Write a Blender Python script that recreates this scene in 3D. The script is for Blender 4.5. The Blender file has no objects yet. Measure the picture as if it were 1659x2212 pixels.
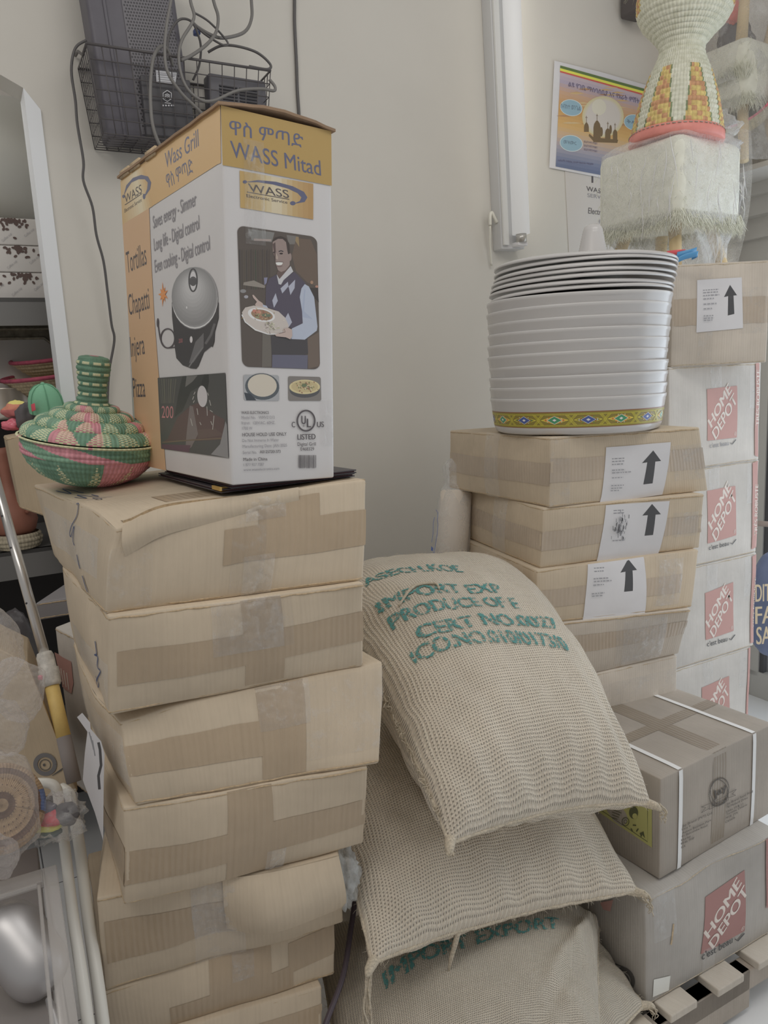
import bpy, bmesh, math, random
import numpy as np
from mathutils import Vector as V, Matrix, noise
from mathutils.geometry import tessellate_polygon
random.seed(7)
S = bpy.context.scene
COL = S.collection
R_ = math.radians

# ---------------------------------------------------------------- camera
F, CX, CY, H = 1650., 829.5, 1106., 1.5
PITCH, ROLL = R_(9.9), R_(2.9)
cf = np.array([0, math.cos(PITCH), -math.sin(PITCH)])
_r0 = np.array([1., 0, 0]); _u0 = np.cross(_r0, cf)
cr = _r0*math.cos(ROLL) - _u0*math.sin(ROLL)
cu = _u0*math.cos(ROLL) + _r0*math.sin(ROLL)
EYE = np.array([0, 0, H])
cam = bpy.data.cameras.new('camera'); cam.sensor_fit = 'HORIZONTAL'
cam.sensor_width = 36; cam.lens = 36*F/1659.; cam.clip_start = .02
camo = bpy.data.objects.new('camera', cam); COL.objects.link(camo)
m = Matrix.Identity(4)
for i in range(3):
    m[i][0], m[i][1], m[i][2], m[i][3] = cr[i], cu[i], -cf[i], EYE[i]
camo.matrix_world = m
S.camera = camo

# ---------------------------------------------------------------- light
S.view_settings.view_transform = 'Standard'; S.view_settings.look = 'None'
S.view_settings.exposure = 0; S.view_settings.gamma = 1
S.view_settings.use_curve_mapping = False
w = bpy.data.worlds.new('room_light'); S.world = w; w.use_nodes = True
w.node_tree.nodes['Background'].inputs[0].default_value = (1, .985, .96, 1)
w.node_tree.nodes['Background'].inputs[1].default_value = .30
def area(name, loc, target, sx, sy, power, col):
    l = bpy.data.lights.new(name, 'AREA'); l.shape = 'RECTANGLE'; l.size = sx; l.size_y = sy
    l.energy = power; l.color = col
    o = bpy.data.objects.new(name, l); COL.objects.link(o); o.location = loc
    o.rotation_euler = (V(target)-V(loc)).to_track_quat('-Z', 'Y').to_euler()
area('window_daylight', (2.18, 2.16, 1.25), (1.30, 1.69, 1.15), 2.0, 2.0, 20, (.80, .90, 1))
area('ceiling_lamp', (-.9, -.1, 3.1), (-.5, 1.2, .9), 1.6, .7, 12, (1, .95, .88))
area('ceiling_lamp', (.9, .9, 3.2), (.7, 1.9, 1), 1.6, .7, 10, (1, .97, .92))
area('niche_fill', (-1.75, 2.05, 2.75), (-1.5, 2.2, 1.0), .5, .5, 4, (1, .96, .9))  # unseen fill light, added to brighten the niche

# ---------------------------------------------------------------- helpers
def ray(x, y): return cf + (x-CX)/F*cr - (y-CY)/F*cu
def onz(x, y, z):
    d = ray(x, y); return EYE + d*((z-H)/d[2])
def ony(x, y, Y):
    d = ray(x, y); return EYE + d*(Y/d[1])
def onp(x, y, p0, n):
    d = ray(x, y); return EYE + d*(np.dot(np.array(p0)-EYE, n)/np.dot(d, n))
def proj(p):
    q = np.asarray(p, float)-EYE; k = q@cf
    return CX+F*(q@cr)/k, CY-F*(q@cu)/k
A = np.array
def nrm(v): v = np.asarray(v, float); return v/np.linalg.norm(v)
def nv(p, f, seed=0): return A(noise.noise_vector(V(p)*f+V((seed*7.3, seed*3.1, seed))))
def n1(p, f, seed=0): return noise.noise(V(p)*f+V((seed*7.3, seed*3.1, seed)))

# wall frame: U runs right along the wall, N points into the room
WU = A([.883, .469, 0]); WN = A([.469, -.883, 0]); W0 = A([.366, 2.75, 0])
def W(x, y, off=0.): return onp(x, y, W0+WN*off, WN)
def wall(u, off, z): return W0+WU*u+WN*off+A([0, 0, z])

class MB:
    def __init__(s): s.v = []; s.f = []; s.m = []; s.uv = []
    def add(s, vs, fs, mi=0, uv=None):
        b = len(s.v); s.v += [tuple(map(float, p)) for p in vs]
        s.uv += uv if uv else [(p[0]+p[1], p[2]) for p in vs]
        s.f += [tuple(i+b for i in f) for f in fs]
        s.m += list(mi) if isinstance(mi, (list, tuple)) else [mi]*len(fs)
    def box(s, c, size, ax=None, mi=0, bev=0.):
        c = A(c); ax = ax or (A([1, 0, 0]), A([0, 1, 0]), A([0, 0, 1]))
        h = [x/2 for x in size]
        if bev <= 0:
            vs = [c+ax[0]*h[0]*i+ax[1]*h[1]*j+ax[2]*h[2]*k for i in (-1, 1) for j in (-1, 1) for k in (-1, 1)]
            s.add(vs, [(0, 1, 3, 2), (4, 6, 7, 5), (0, 4, 5, 1), (2, 3, 7, 6), (0, 2, 6, 4), (1, 5, 7, 3)], mi); return
        bm = bmesh.new(); bmesh.ops.create_cube(bm, size=2)
        for v in bm.verts: v.co = V((v.co.x*h[0], v.co.y*h[1], v.co.z*h[2]))
        bmesh.ops.bevel(bm, geom=bm.edges[:], offset=min(bev, min(h)*.95), segments=3, affect='EDGES', profile=.5)
        bm.verts.index_update()
        s.add([c+ax[0]*v.co.x+ax[1]*v.co.y+ax[2]*v.co.z for v in bm.verts], [[v.index for v in f.verts] for f in bm.faces], mi); bm.free()
    def tube(s, pts, r, seg=8, mi=0, caps=True, sub=0, closed=False):
        pts = [A(p, float) for p in pts]
        if sub: pts = spline(pts, sub, closed)
        n = len(pts); rs = r if isinstance(r, (list, tuple)) else [r]*n
        if len(rs) != n: rs = list(np.interp(np.linspace(0, 1, n), np.linspace(0, 1, len(rs)), rs))
        up = None; vs = []; uv = []; L = 0
        for i, p in enumerate(pts):
            if closed: t = pts[(i+1) % n]-pts[i-1]
            else: t = pts[min(i+1, n-1)]-pts[max(i-1, 0)]
            t = nrm(t+1e-12)
            if up is None: up = A([0, 0, 1.]) if abs(t[2]) < .9 else A([1., 0, 0])
            a = nrm(np.cross(t, up)); up = np.cross(a, t)
            if i: L += np.linalg.norm(p-pts[i-1])
            for k in range(seg):
                th = 2*math.pi*k/seg
                vs.append(p+(a*math.cos(th)+up*math.sin(th))*rs[i]); uv.append((k/seg, L))
        fs = []
        for i in range(n if closed else n-1):
            j = (i+1) % n
            for k in range(seg):
                k2 = (k+1) % seg
                fs.append((i*seg+k, i*seg+k2, j*seg+k2, j*seg+k))
        if caps and not closed:
            fs.append(tuple(range(seg))[::-1]); fs.append(tuple((n-1)*seg+k for k in range(seg)))
        s.add(vs, fs, mi, uv)
    def lathe(s, prof, fr, seg=48, mi=0, mfun=None, wob=None):
        """prof: (r, z) pairs; fr: (origin, x, y, z axes)"""
        o, ax, ay, az = fr; vs = []; uv = []
        for i, (r, z) in enumerate(prof):
            for k in range(seg):
                th = 2*math.pi*k/seg; rr = r*(1+(wob(th, z) if wob else 0))
                vs.append(o+ax*rr*math.cos(th)+ay*rr*math.sin(th)+az*z); uv.append((k/seg, i/max(1, len(prof)-1)))
        fs = []; mi_l = []
        for i in range(len(prof)-1):
            for k in range(seg):
                k2 = (k+1) % seg
                fs.append((i*seg+k, i*seg+k2, (i+1)*seg+k2, (i+1)*seg+k)); mi_l.append(mfun(i, k) if mfun else mi)
        s.add(vs, fs, mi_l, uv)
    def grid(s, fn, us, vs_, mi=0, uvf=None):
        P = [fn(u, v) for v in vs_ for u in us]; n = len(us)
        uv = [uvf(u, v) if uvf else (u, v) for v in vs_ for u in us]
        fs = [(j*n+i, j*n+i+1, (j+1)*n+i+1, (j+1)*n+i) for j in range(len(vs_)-1) for i in range(n-1)]
        s.add(P, fs, mi, uv)
    def build(s, name, mats, parent=None, smooth=True, base=None, weld=False, recalc=False):
        if not isinstance(mats, (list, tuple)): mats = [mats]
        off = A(base if base is not None else (parent['_b'] if parent else (0, 0, 0)), float)
        me = bpy.data.meshes.new(name)
        me.from_pydata([tuple(A(p)-off) for p in s.v], [], s.f)
        for mt in mats: me.materials.append(mt)
        me.polygons.foreach_set('material_index', s.m)
        me.polygons.foreach_set('use_smooth', [smooth]*len(s.f))
        ul = me.uv_layers.new(name='UVMap')
        lv = [0]*len(me.loops); me.loops.foreach_get('vertex_index', lv)
        ul.data.foreach_set('uv', [c for i in lv for c in s.uv[i]])
        if weld or recalc:
            bm = bmesh.new(); bm.from_mesh(me)
            if weld: bmesh.ops.remove_doubles(bm, verts=bm.verts, dist=1e-5)
            bmesh.ops.recalc_face_normals(bm, faces=bm.faces); bm.to_mesh(me); bm.free()
        me.update()
        o = bpy.data.objects.new(name, me); COL.objects.link(o)
        if parent: o.parent = parent
        else: o.location = off; o['_b'] = list(off)
        return o
def spline(pts, sub, closed=False):
    out = []; n = len(pts)
    for i in range(n if closed else n-1):
        if closed: p0, p1, p2, p3 = pts[i-1], pts[i], pts[(i+1) % n], pts[(i+2) % n]
        else: p0, p1, p2, p3 = pts[max(i-1, 0)], pts[i], pts[i+1], pts[min(i+2, n-1)]
        for k in range(sub):
            t = k/sub
            out.append(.5*((2*p1)+(-p0+p2)*t+(2*p0-5*p1+4*p2-p3)*t*t+(-p0+3*p1-3*p2+p3)*t**3))
    if not closed: out.append(pts[-1])
    return out
def tag(o, label, cat, group=None, kind=None):
    if label: o['label'] = label
    if cat: o['category'] = cat
    if group: o['group'] = group
    if kind: o['kind'] = kind
    return o
def thing(name, base, label, cat, group=None):
    o = bpy.data.objects.new(name, None); COL.objects.link(o); o.location = tuple(map(float, base))
    o.empty_display_size = .05
    o['_b'] = [float(x) for x in base]; return tag(o, label, cat, group)
def struct(o): o['kind'] = 'structure'; return o
def frame(o, z=(0, 0, 1), x=(1, 0, 0)):
    z = nrm(z); x = A(x, float); x = nrm(x-z*np.dot(x, z)); return (A(o, float), x, np.cross(z, x), z)

# ---------------------------------------------------------------- materials
def lin(c):
    c = c/255.; return c/12.92 if c <= .04045 else ((c+.055)/1.055)**2.4
K = .50
def C(r, g, b, k=None): return tuple(min(.92, lin(x)/(k or K)) for x in (r, g, b))+(1,)
MATS = {}
class NT:
    def __init__(s, mt): s.t = mt.node_tree; s.n = s.t.nodes
    def new(s, typ, **kw):
        n = s.n.new(typ)
        for k, v in kw.items(): setattr(n, k, v)
        return n
    def link(s, a, b): s.t.links.new(a, b)
    def val(s, sock, v):
        if hasattr(v, 'links') or hasattr(v, 'is_linked'): s.link(v, sock)
        else: sock.default_value = v
    def math(s, op, a, b=0., c=None):
        n = s.new('ShaderNodeMath', operation=op); s.val(n.inputs[0], a); s.val(n.inputs[1], b)
        if c is not None: s.val(n.inputs[2], c)
        return n.outputs[0]
    def mix(s, f, a, b, blend='MIX'):
        n = s.new('ShaderNodeMix', data_type='RGBA', blend_type=blend)
        s.val(n.inputs[0], f); s.val(n.inputs[6], a); s.val(n.inputs[7], b); return n.outputs[2]
    def noise(s, scale, detail=3, vec=None, rough=.55):
        n = s.new('ShaderNodeTexNoise'); n.inputs['Scale'].default_value = scale; n.inputs['Detail'].default_value = detail
        n.inputs['Roughness'].default_value = rough
        if vec is not None: s.link(vec, n.inputs['Vector'])
        return n.outputs[0]
    def coord(s, which='Object'): return s.new('ShaderNodeTexCoord').outputs[which]
    def scale(s, vec, sc):
        n = s.new('ShaderNodeMapping'); n.inputs['Scale'].default_value = sc; s.link(vec, n.inputs[0]); return n.outputs[0]
    def bump(s, h, strength, dist):
        n = s.new('ShaderNodeBump'); n.inputs['Strength'].default_value = strength; n.inputs['Distance'].default_value = dist
        s.link(h, n.inputs['Height']); return n.outputs[0]
    def ramp(s, f, a, b):
        n = s.new('ShaderNodeMapRange'); n.inputs[1].default_value = a; n.inputs[2].default_value = b; s.link(f, n.inputs[0]); return n.outputs[0]
def newmat(name):
    mt = bpy.data.materials.new(name); mt.use_nodes = True; return mt, NT(mt), mt.node_tree.nodes['Principled BSDF']
def pm(r, g, b, rough=.5, k=None, metal=0., name=None, var=.0, sc=20., bump=0., spec=None):
    key = (r, g, b, rough, k, metal, var, sc, bump, spec)
    if key in MATS: return MATS[key]
    mt, t, p = newmat(name or 'paint'); c = C(r, g, b, k)
    p.inputs['Base Color'].default_value = c; p.inputs['Roughness'].default_value = rough; p.inputs['Metallic'].default_value = metal
    if spec is not None: p.inputs['Specular IOR Level'].default_value = spec
    if var or bump:
        n = t.noise(sc, 4, t.coord())
        if var:
            d = tuple(x*(1-var) for x in c[:3])+(1,); u = tuple(min(.95, x*(1+var*.6)) for x in c[:3])+(1,)
            t.link(t.mix(t.ramp(n, .3, .7), d, u), p.inputs['Base Color'])
        if bump: t.link(t.bump(n, .6, bump), p.inputs['Normal'])
    MATS[key] = mt; return mt
def cardboard(r, g, b, name='cardboard', ridge=220., rough=.75, bump=.0006, glossy=False):
    key = ('cb', r, g, b, ridge, rough, glossy)
    if key in MATS: return MATS[key]
    mt, t, p = newmat(name); c = C(r, g, b)
    uv = t.coord('UV'); oc = t.coord()
    sx = t.new('ShaderNodeSeparateXYZ'); t.link(uv, sx.inputs[0])
    wv = t.math('SINE', t.math('ADD', t.math('MULTIPLY', sx.outputs[0], ridge*4.2), t.math('MULTIPLY', t.noise(14, 2, oc), 3.)))
    stre = t.noise(1, 3, t.scale(uv, (160, 7, 1)))
    mott = t.noise(6, 4, oc)
    d = tuple(x*.86 for x in c[:3])+(1,); u = tuple(min(.95, x*1.08) for x in c[:3])+(1,)
    col = t.mix(t.ramp(mott, .3, .7), d, u)
    col = t.mix(t.math('MULTIPLY', t.ramp(stre, .45, .8), .22), col, tuple(x*.7 for x in c[:3])+(1,))
    t.link(col, p.inputs['Base Color'])
    p.inputs['Roughness'].default_value = rough; p.inputs['Specular IOR Level'].default_value = .5 if glossy else .25
    hgt = t.math('ADD', t.math('MULTIPLY', wv, .22 if not glossy else .4), t.math('ADD', t.math('MULTIPLY', stre, 1.2), t.math('MULTIPLY', t.noise(35, 4, oc), 2.2)))
    t.link(t.bump(hgt, .55, bump if not glossy else .0009), p.inputs['Normal'])
    MATS[key] = mt; return mt
def burlap(name, r, g, b, pitch=.0054):
    mt, t, p = newmat(name); uv = t.coord('UV'); oc = t.coord()
    ds = t.new('ShaderNodeTexNoise'); ds.inputs['Scale'].default_value = 26; ds.inputs['Detail'].default_value = 3; t.link(oc, ds.inputs['Vector'])
    off = t.new('ShaderNodeVectorMath', operation='SCALE'); t.link(ds.outputs[1], off.inputs[0]); off.inputs['Scale'].default_value = .0032
    ad = t.new('ShaderNodeVectorMath', operation='ADD'); t.link(uv, ad.inputs[0]); t.link(off.outputs[0], ad.inputs[1])
    sx = t.new('ShaderNodeSeparateXYZ'); t.link(ad.outputs[0], sx.inputs[0])
    su = t.math('SINE', t.math('MULTIPLY', sx.outputs[0], math.pi/pitch)); sv = t.math('SINE', t.math('MULTIPLY', sx.outputs[1], math.pi/(pitch*.93)))
    wu = t.math('ABSOLUTE', su); wv = t.math('ABSOLUTE', sv)
    thick = t.noise(1, 2, t.scale(uv, (230, 9, 1))); thick2 = t.noise(1, 2, t.scale(uv, (9, 230, 1)))
    wu = t.math('MULTIPLY', wu, t.math('ADD', thick, .55)); wv = t.math('MULTIPLY', wv, t.math('ADD', thick2, .55))
    par = t.math('MULTIPLY', t.math('MULTIPLY', su, sv), .35)
    hgt = t.math('MAXIMUM', t.math('ADD', wu, par), t.math('SUBTRACT', wv, par))
    c = C(r, g, b)
    hole = t.ramp(hgt, .74, .30)
    big = t.noise(5, 3, oc); fz = t.noise(420, 2, oc)
    base = t.mix(t.ramp(big, .3, .7), tuple(x*.9 for x in c[:3])+(1,), tuple(min(.95, x*1.1) for x in c[:3])+(1,))
    base = t.mix(t.math('MULTIPLY', t.ramp(fz, .35, .75), .25), base, tuple(min(.95, x*1.45) for x in c[:3])+(1,))
    base = t.mix(t.math('MULTIPLY', t.ramp(thick, .55, .75), .3), base, tuple(min(.95, x*1.3) for x in c[:3])+(1,))
    col = t.mix(t.math('MULTIPLY', hole, .88), base, tuple(x*.30 for x in c[:3])+(1,))
    t.link(col, p.inputs['Base Color']); p.inputs['Roughness'].default_value = .95; p.inputs['Specular IOR Level'].default_value = .1
    t.link(t.bump(t.math('ADD', hgt, t.math('MULTIPLY', fz, .5)), .9, .0022), p.inputs['Normal'])
    p.inputs['Sheen Weight'].default_value = .25
    return mt
def film(name, r, g, b, alpha, rough=.15, bump=.004, scale=18., wrinkle=True, vor=0.):
    """thin clear plastic: part see-through, part shiny"""
    mt, t, p = newmat(name); out = t.n['Material Output']; oc = t.coord()
    h = t.noise(scale, 5, oc, .65)
    if vor:
        vn = t.new('ShaderNodeTexVoronoi'); vn.inputs['Scale'].default_value = vor; t.link(oc, vn.inputs['Vector'])
        h = t.math('ADD', h, t.math('MULTIPLY', vn.outputs['Distance'], -1.6))
    b_ = t.bump(h, 1., bump); t.link(b_, p.inputs['Normal'])
    p.inputs['Base Color'].default_value = C(r, g, b); p.inputs['Roughness'].default_value = rough
    p.inputs['Specular IOR Level'].default_value = .8
    tr = t.new('ShaderNodeBsdfTransparent'); mx = t.new('ShaderNodeMixShader')
    lw = t.new('ShaderNodeLayerWeight'); lw.inputs[0].default_value = .35; t.link(b_, lw.inputs['Normal'])
    rid = t.ramp(h, .52, .75)
    fac = t.math('ADD', t.math('MULTIPLY', lw.outputs['Facing'], .35), t.math('MULTIPLY', rid, .25) if wrinkle else 0.)
    fac = t.math('MINIMUM', t.math('ADD', fac, alpha), .97)
    t.link(fac, mx.inputs[0]); t.link(tr.outputs[0], mx.inputs[1]); t.link(p.outputs[0], mx.inputs[2]); t.link(mx.outputs[0], out.inputs[0])
    return mt
def straw(r, g, b, name='straw', stitch=90., rough=.6):
    key = ('st', r, g, b, stitch)
    if key in MATS: return MATS[key]
    mt, t, p = newmat(name); c = C(r, g, b); uv = t.coord('UV'); oc = t.coord()
    sx = t.new('ShaderNodeSeparateXYZ'); t.link(uv, sx.inputs[0])
    wv = t.math('SINE', t.math('ADD', t.math('MULTIPLY', sx.outputs[0], stitch*6.283), t.math('MULTIPLY', t.noise(40, 2, oc), 2.5)))
    n = t.noise(60, 3, oc)
    col = t.mix(t.ramp(n, .3, .7), tuple(x*.78 for x in c[:3])+(1,), tuple(min(.95, x*1.12) for x in c[:3])+(1,))
    col = t.mix(t.math('MULTIPLY', t.ramp(wv, -.2, -1.), .35), col, tuple(x*.5 for x in c[:3])+(1,))
    t.link(col, p.inputs['Base Color']); p.inputs['Roughness'].default_value = rough; p.inputs['Specular IOR Level'].default_value = .3
    t.link(t.bump(t.math('ADD', t.math('MULTIPLY', wv, .6), n), .7, .0012), p.inputs['Normal'])
    MATS[key] = mt; return mt
def metal(name, r, g, b, rough=.3):
    return pm(r, g, b, rough, None, .9, name)

KRAFT = cardboard(158, 146, 129); KRAFT2 = cardboard(160, 152, 142, 'grey_cardboard'); KRAFT3 = cardboard(163, 159, 154, 'pale_cardboard')
RAW = pm(148, 131, 107, .9, name='raw_cardboard_edge', var=.25, sc=200)
RAWG = pm(150, 139, 122, .9, name='raw_cardboard_edge', var=.25, sc=200)
TAPE = cardboard(140, 125, 106, 'packing_tape', 150, .32, glossy=True)
TAPEG = cardboard(148, 136, 122, 'packing_tape', 150, .3, glossy=True)
CLEAR = film('clear_tape', 200, 192, 180, .03, .12, .0016, 40)
CRUMP = film('crumpled_tape', 205, 202, 196, .10, .08, .0035, 50)
PAPER = pm(170, 169, 171, .6, name='paper', var=.05, sc=9)
INK = pm(62, 62, 64, .6, name='black_ink'); INKG = pm(120, 120, 124, .7, name='grey_ink')
WHITE = pm(176, 175, 176, .5, name='white_paint')

# ---------------------------------------------------------------- flat print on surfaces
LY, LS = .000008, .0001     # thickness of one printed layer
class PlaneS:
    def __init__(s, p0, ux, uy, clampw=None):
        s.o = A(p0, float); s.x = nrm(ux); s.n = nrm(np.cross(s.x, uy)); s.y = np.cross(s.n, s.x); s.c = clampw
    def uv(s, x, y):
        q = onp(x, y, s.o, s.n)-s.o; u, v = q@s.x, q@s.y
        if s.c: u = min(max(u, s.c[0]), s.c[1]); v = min(max(v, s.c[2]), s.c[3])
        return (u, v)
    def at(s, u, v, off): return s.o+s.x*u+s.y*v+s.n*off
GLY = {}
def glyphs(txt, bold=0.):
    k = (txt, bold)
    if k in GLY: return GLY[k]
    c = bpy.data.curves.new('t', 'FONT'); c.body = txt; c.size = 1; c.offset = bold; c.resolution_u = 4
    o = bpy.data.objects.new('t', c); COL.objects.link(o)
    me = bpy.data.meshes.new_from_object(o.evaluated_get(bpy.context.evaluated_depsgraph_get()))
    v = A([tuple(p.co)[:2] for p in me.vertices]); f = [tuple(p.vertices) for p in me.polygons]
    bpy.data.objects.remove(o); bpy.data.curves.remove(c); bpy.data.meshes.remove(me)
    GLY[k] = (v, f); return v, f
class Print:
    def __init__(s, surf, off=.0006, step=None, tf=None):
        s.s = surf; s.off = off; s.step = step; s.mb = MB(); s.mats = []; s.tf = tf or (0, 0, 1); s.raw = False
    def px(s, p):
        if s.raw: return tuple(p)
        return s.s.uv(s.tf[0]+p[0]/s.tf[2], s.tf[1]+p[1]/s.tf[2])
    def mi(s, mt):
        if mt not in s.mats: s.mats.append(mt)
        return s.mats.index(mt)
    def emit(s, uvs, faces, mt):
        if s.step:
            bm = bmesh.new(); vv = [bm.verts.new((u, v, 0)) for u, v in uvs]
            for f in faces:
                try: bm.faces.new([vv[i] for i in f])
                except ValueError: pass
            for ax in (0, 1):
                lo, hi = min(p[ax] for p in uvs), max(p[ax] for p in uvs); st = s.step
                k = math.ceil(lo/st)
                while k*st < hi:
                    co = [0, 0, 0]; no = [0, 0, 0]; co[ax] = k*st; no[ax] = 1
                    bmesh.ops.bisect_plane(bm, geom=bm.verts[:]+bm.edges[:]+bm.faces[:], plane_co=co, plane_no=no, dist=1e-7); k += 1
            bmesh.ops.triangulate(bm, faces=bm.faces[:]); bm.verts.index_update()
            uvs = [(v.co.x, v.co.y) for v in bm.verts]; faces = [[v.index for v in f.verts] for f in bm.faces]; bm.free()
        s.mb.add([s.s.at(u, v, s.off) for u, v in uvs], faces, s.mi(mt), [(u, v) for u, v in uvs])
        s.off += LS if s.step else LY
    def poly(s, pts, mt):
        uv = [s.px(p) for p in pts]
        tri = tessellate_polygon([[V((u, v, 0)) for u, v in uv]])
        s.emit(uv, [tuple(x) for x in tri], mt)
    def rect(s, x0, y0, x1, y1, mt): s.poly([(x0, y0), (x1, y0), (x1, y1), (x0, y1)], mt)
    def ell(s, cx, cy, rx, ry, mt, rot=0., n=28, a0=0, a1=360):
        c, q = math.cos(R_(rot)), math.sin(R_(rot)); P = []
        for i in range(n):
            t = R_(a0+(a1-a0)*i/(n if a1-a0 == 360 else n-1)); x, y = rx*math.cos(t), ry*math.sin(t)
            P.append((cx+x*c-y*q, cy+x*q+y*c))
        s.poly(P, mt)
    def line(s, pts, w, mt):
        pts = [A(p, float) for p in pts]; L = []; R = []
        for i, p in enumerate(pts):
            t = nrm(pts[min(i+1, len(pts)-1)]-pts[max(i-1, 0)]+1e-9); n = A([-t[1], t[0]])*w/2
            L.append(p+n); R.append(p-n)
        P = L+R[::-1]; n = len(pts)
        s.emit([s.px(p) for p in P], [(i, i+1, 2*n-2-i, 2*n-1-i) for i in range(n-1)], mt)
    def ring(s, cx, cy, rx, ry, w, mt, rot=0., n=36):
        c, q = math.cos(R_(rot)), math.sin(R_(rot)); P = []
        for i in range(n+1):
            t = 2*math.pi*i/n; x, y = rx*math.cos(t), ry*math.sin(t); P.append((cx+x*c-y*q, cy+x*q+y*c))
        s.line(P, w, mt)
    def text(s, txt, bl, br, tl, mt, bold=0., bbox=False, upto=None):
        """br is where the text (or its beginning `upto`) ends"""
        v, f = glyphs(txt)
        if not len(v): return
        cap = v[:, 1].max() if bbox else .70
        y0 = v[:, 1].min() if bbox else 0.
        x0, x1 = v[:, 0].min(), v[:, 0].max()
        O, Rr, T = A(s.px(bl)), A(s.px(br)), A(s.px(tl))
        if upto: g = glyphs(upto)[0]; x1 = g[:, 0].max()
        for dx in ((0,) if bold <= 0 else (-bold/2, bold/2) if bold < .02 else (-bold, -bold/3, bold/3, bold)):
            uvs = [tuple(O+(Rr-O)*((x+dx-x0)/(x1-x0))+(T-O)*((y-y0)/(cap-y0))) for x, y in v]
            s.emit(uvs, f, mt)
    def build(s, name, parent, label=None):
        o = s.mb.build(name, s.mats, parent, smooth=bool(s.step))
        if label: o['label'] = label
        return o

# ---------------------------------------------------------------- cartons
class Carton:
    """crushed cardboard box given by eight corners (near, right, far, left; bottom then top)"""
    def __init__(s, b, t, seed=0, amp=.004, bulge=.006, rnd=.004):
        s.b = [A(p, float) for p in b]; s.t = [A(p, float) for p in t]; s.seed = seed; s.amp = amp; s.bulge = bulge; s.rnd = rnd
        s.w = np.linalg.norm(s.b[1]-s.b[0]); s.d = np.linalg.norm(s.b[3]-s.b[0]); s.h = np.linalg.norm(s.t[0]-s.b[0])
        s.dents = []
    def tri(s, x, y, z):
        q = lambda c: (c[0]*(1-x)+c[1]*x)*(1-y)+(c[3]*(1-x)+c[2]*x)*y
        return q(s.b)*(1-z)+q(s.t)*z
    def pt(s, x, y, z):
        rx, ry, rz = min(.3, s.rnd/s.w), min(.3, s.rnd/s.d), min(.3, s.rnd/s.h)
        q = [min(max(a, r), 1-r) for a, r in ((x, rx), (y, ry), (z, rz))]
        d = A([(x-q[0])*s.w, (y-q[1])*s.d, (z-q[2])*s.h]); L = np.linalg.norm(d)
        if L > s.rnd and 0 <= x <= 1 and 0 <= y <= 1 and 0 <= z <= 1:
            d *= s.rnd/L; x, y, z = q[0]+d[0]/s.w, q[1]+d[1]/s.d, q[2]+d[2]/s.h
        p = s.tri(x, y, z)
        cx, cy, cz = [min(max(a, 0), 1) for a in (x, y, z)]
        zz = 4*cz*(1-cz)
        nz = nv(p, 9, s.seed)*s.amp*.6+nv(p, 3.5, s.seed+5)*s.amp
        nz[2] *= .25+.75*zz
        p = p+nz
        # faces bow outwards between the stiff edges
        ctr = A([.5, .5, .5]); bx = 4*cy*(1-cy)*zz*(2*cx-1); by = 4*cx*(1-cx)*zz*(2*cy-1)
        p = p+nrm(s.b[1]-s.b[0])*bx*s.bulge+nrm(s.b[3]-s.b[0])*by*s.bulge
        for (dx, dy, dz, rad, amt) in s.dents:
            e = A([(cx-dx)*s.w, (cy-dy)*s.d, (cz-dz)*s.h]); g = math.exp(-(e@e)/(rad*rad)); p = p+A(amt)*g
        return p
    FACE = {'front': lambda u, v: (u, 0., v), 'left': lambda u, v: (0., 1-u, v), 'right': lambda u, v: (1., u, v),
            'top': lambda u, v: (u, v, 1.), 'bottom': lambda u, v: (u, 1-v, 0.), 'back': lambda u, v: (1-u, 1., v)}
    def face(s, f, u, v, off=0.):
        g = s.FACE[f]; p = s.pt(*g(u, v))
        if off:
            e = .004; uu, vv = min(max(u, .02), .98), min(max(v, .02), .98)
            p0 = s.pt(*g(uu, vv)); a = s.pt(*g(uu+e, vv))-p0; b = s.pt(*g(uu, vv+e))-p0; n = np.cross(a, b)
            p = p+nrm(n)*off
        return p
    def size(s, f): return {'front': (s.w, s.h), 'back': (s.w, s.h), 'left': (s.d, s.h), 'right': (s.d, s.h), 'top': (s.w, s.d), 'bottom': (s.w, s.d)}[f]
    def mesh(s, name, mt, parent, nx=20):
        mb = MB()
        for f in s.FACE:
            W_, H_ = s.size(f); a, b = s.rnd/W_, s.rnd/H_
            us = [0, a*.35, a]+list(np.linspace(a, 1-a, nx))[1:-1]+[1-a, 1-a*.35, 1]
            vs = [0, b*.35, b]+list(np.linspace(b, 1-b, max(8, nx//2)))[1:-1]+[1-b, 1-b*.35, 1]
            mb.grid(lambda u, v: s.face(f, u, v), us, vs, 0, lambda u, v: (u*W_, v*H_))
        return mb.build(name, mt, parent, weld=True)
    def strip(s, name, mt, parent, f, u0, v0, u1, v1, off=.0006, n=22, rag=.0, slope=0.):
        W_, H_ = s.size(f); mb = MB()
        us = np.linspace(u0, u1, n); vs = np.linspace(v0, v1, 8)
        def fn(u, v):
            j = rag*n1((u*9, v*3, s.seed), 1.5)
            return s.face(f, u+j*.2, v+j+slope*(u-u0), off)
        mb.grid(fn, us, vs, 0, lambda u, v: (u*W_, v*H_))
        return mb.build(name, mt, parent)
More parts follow.
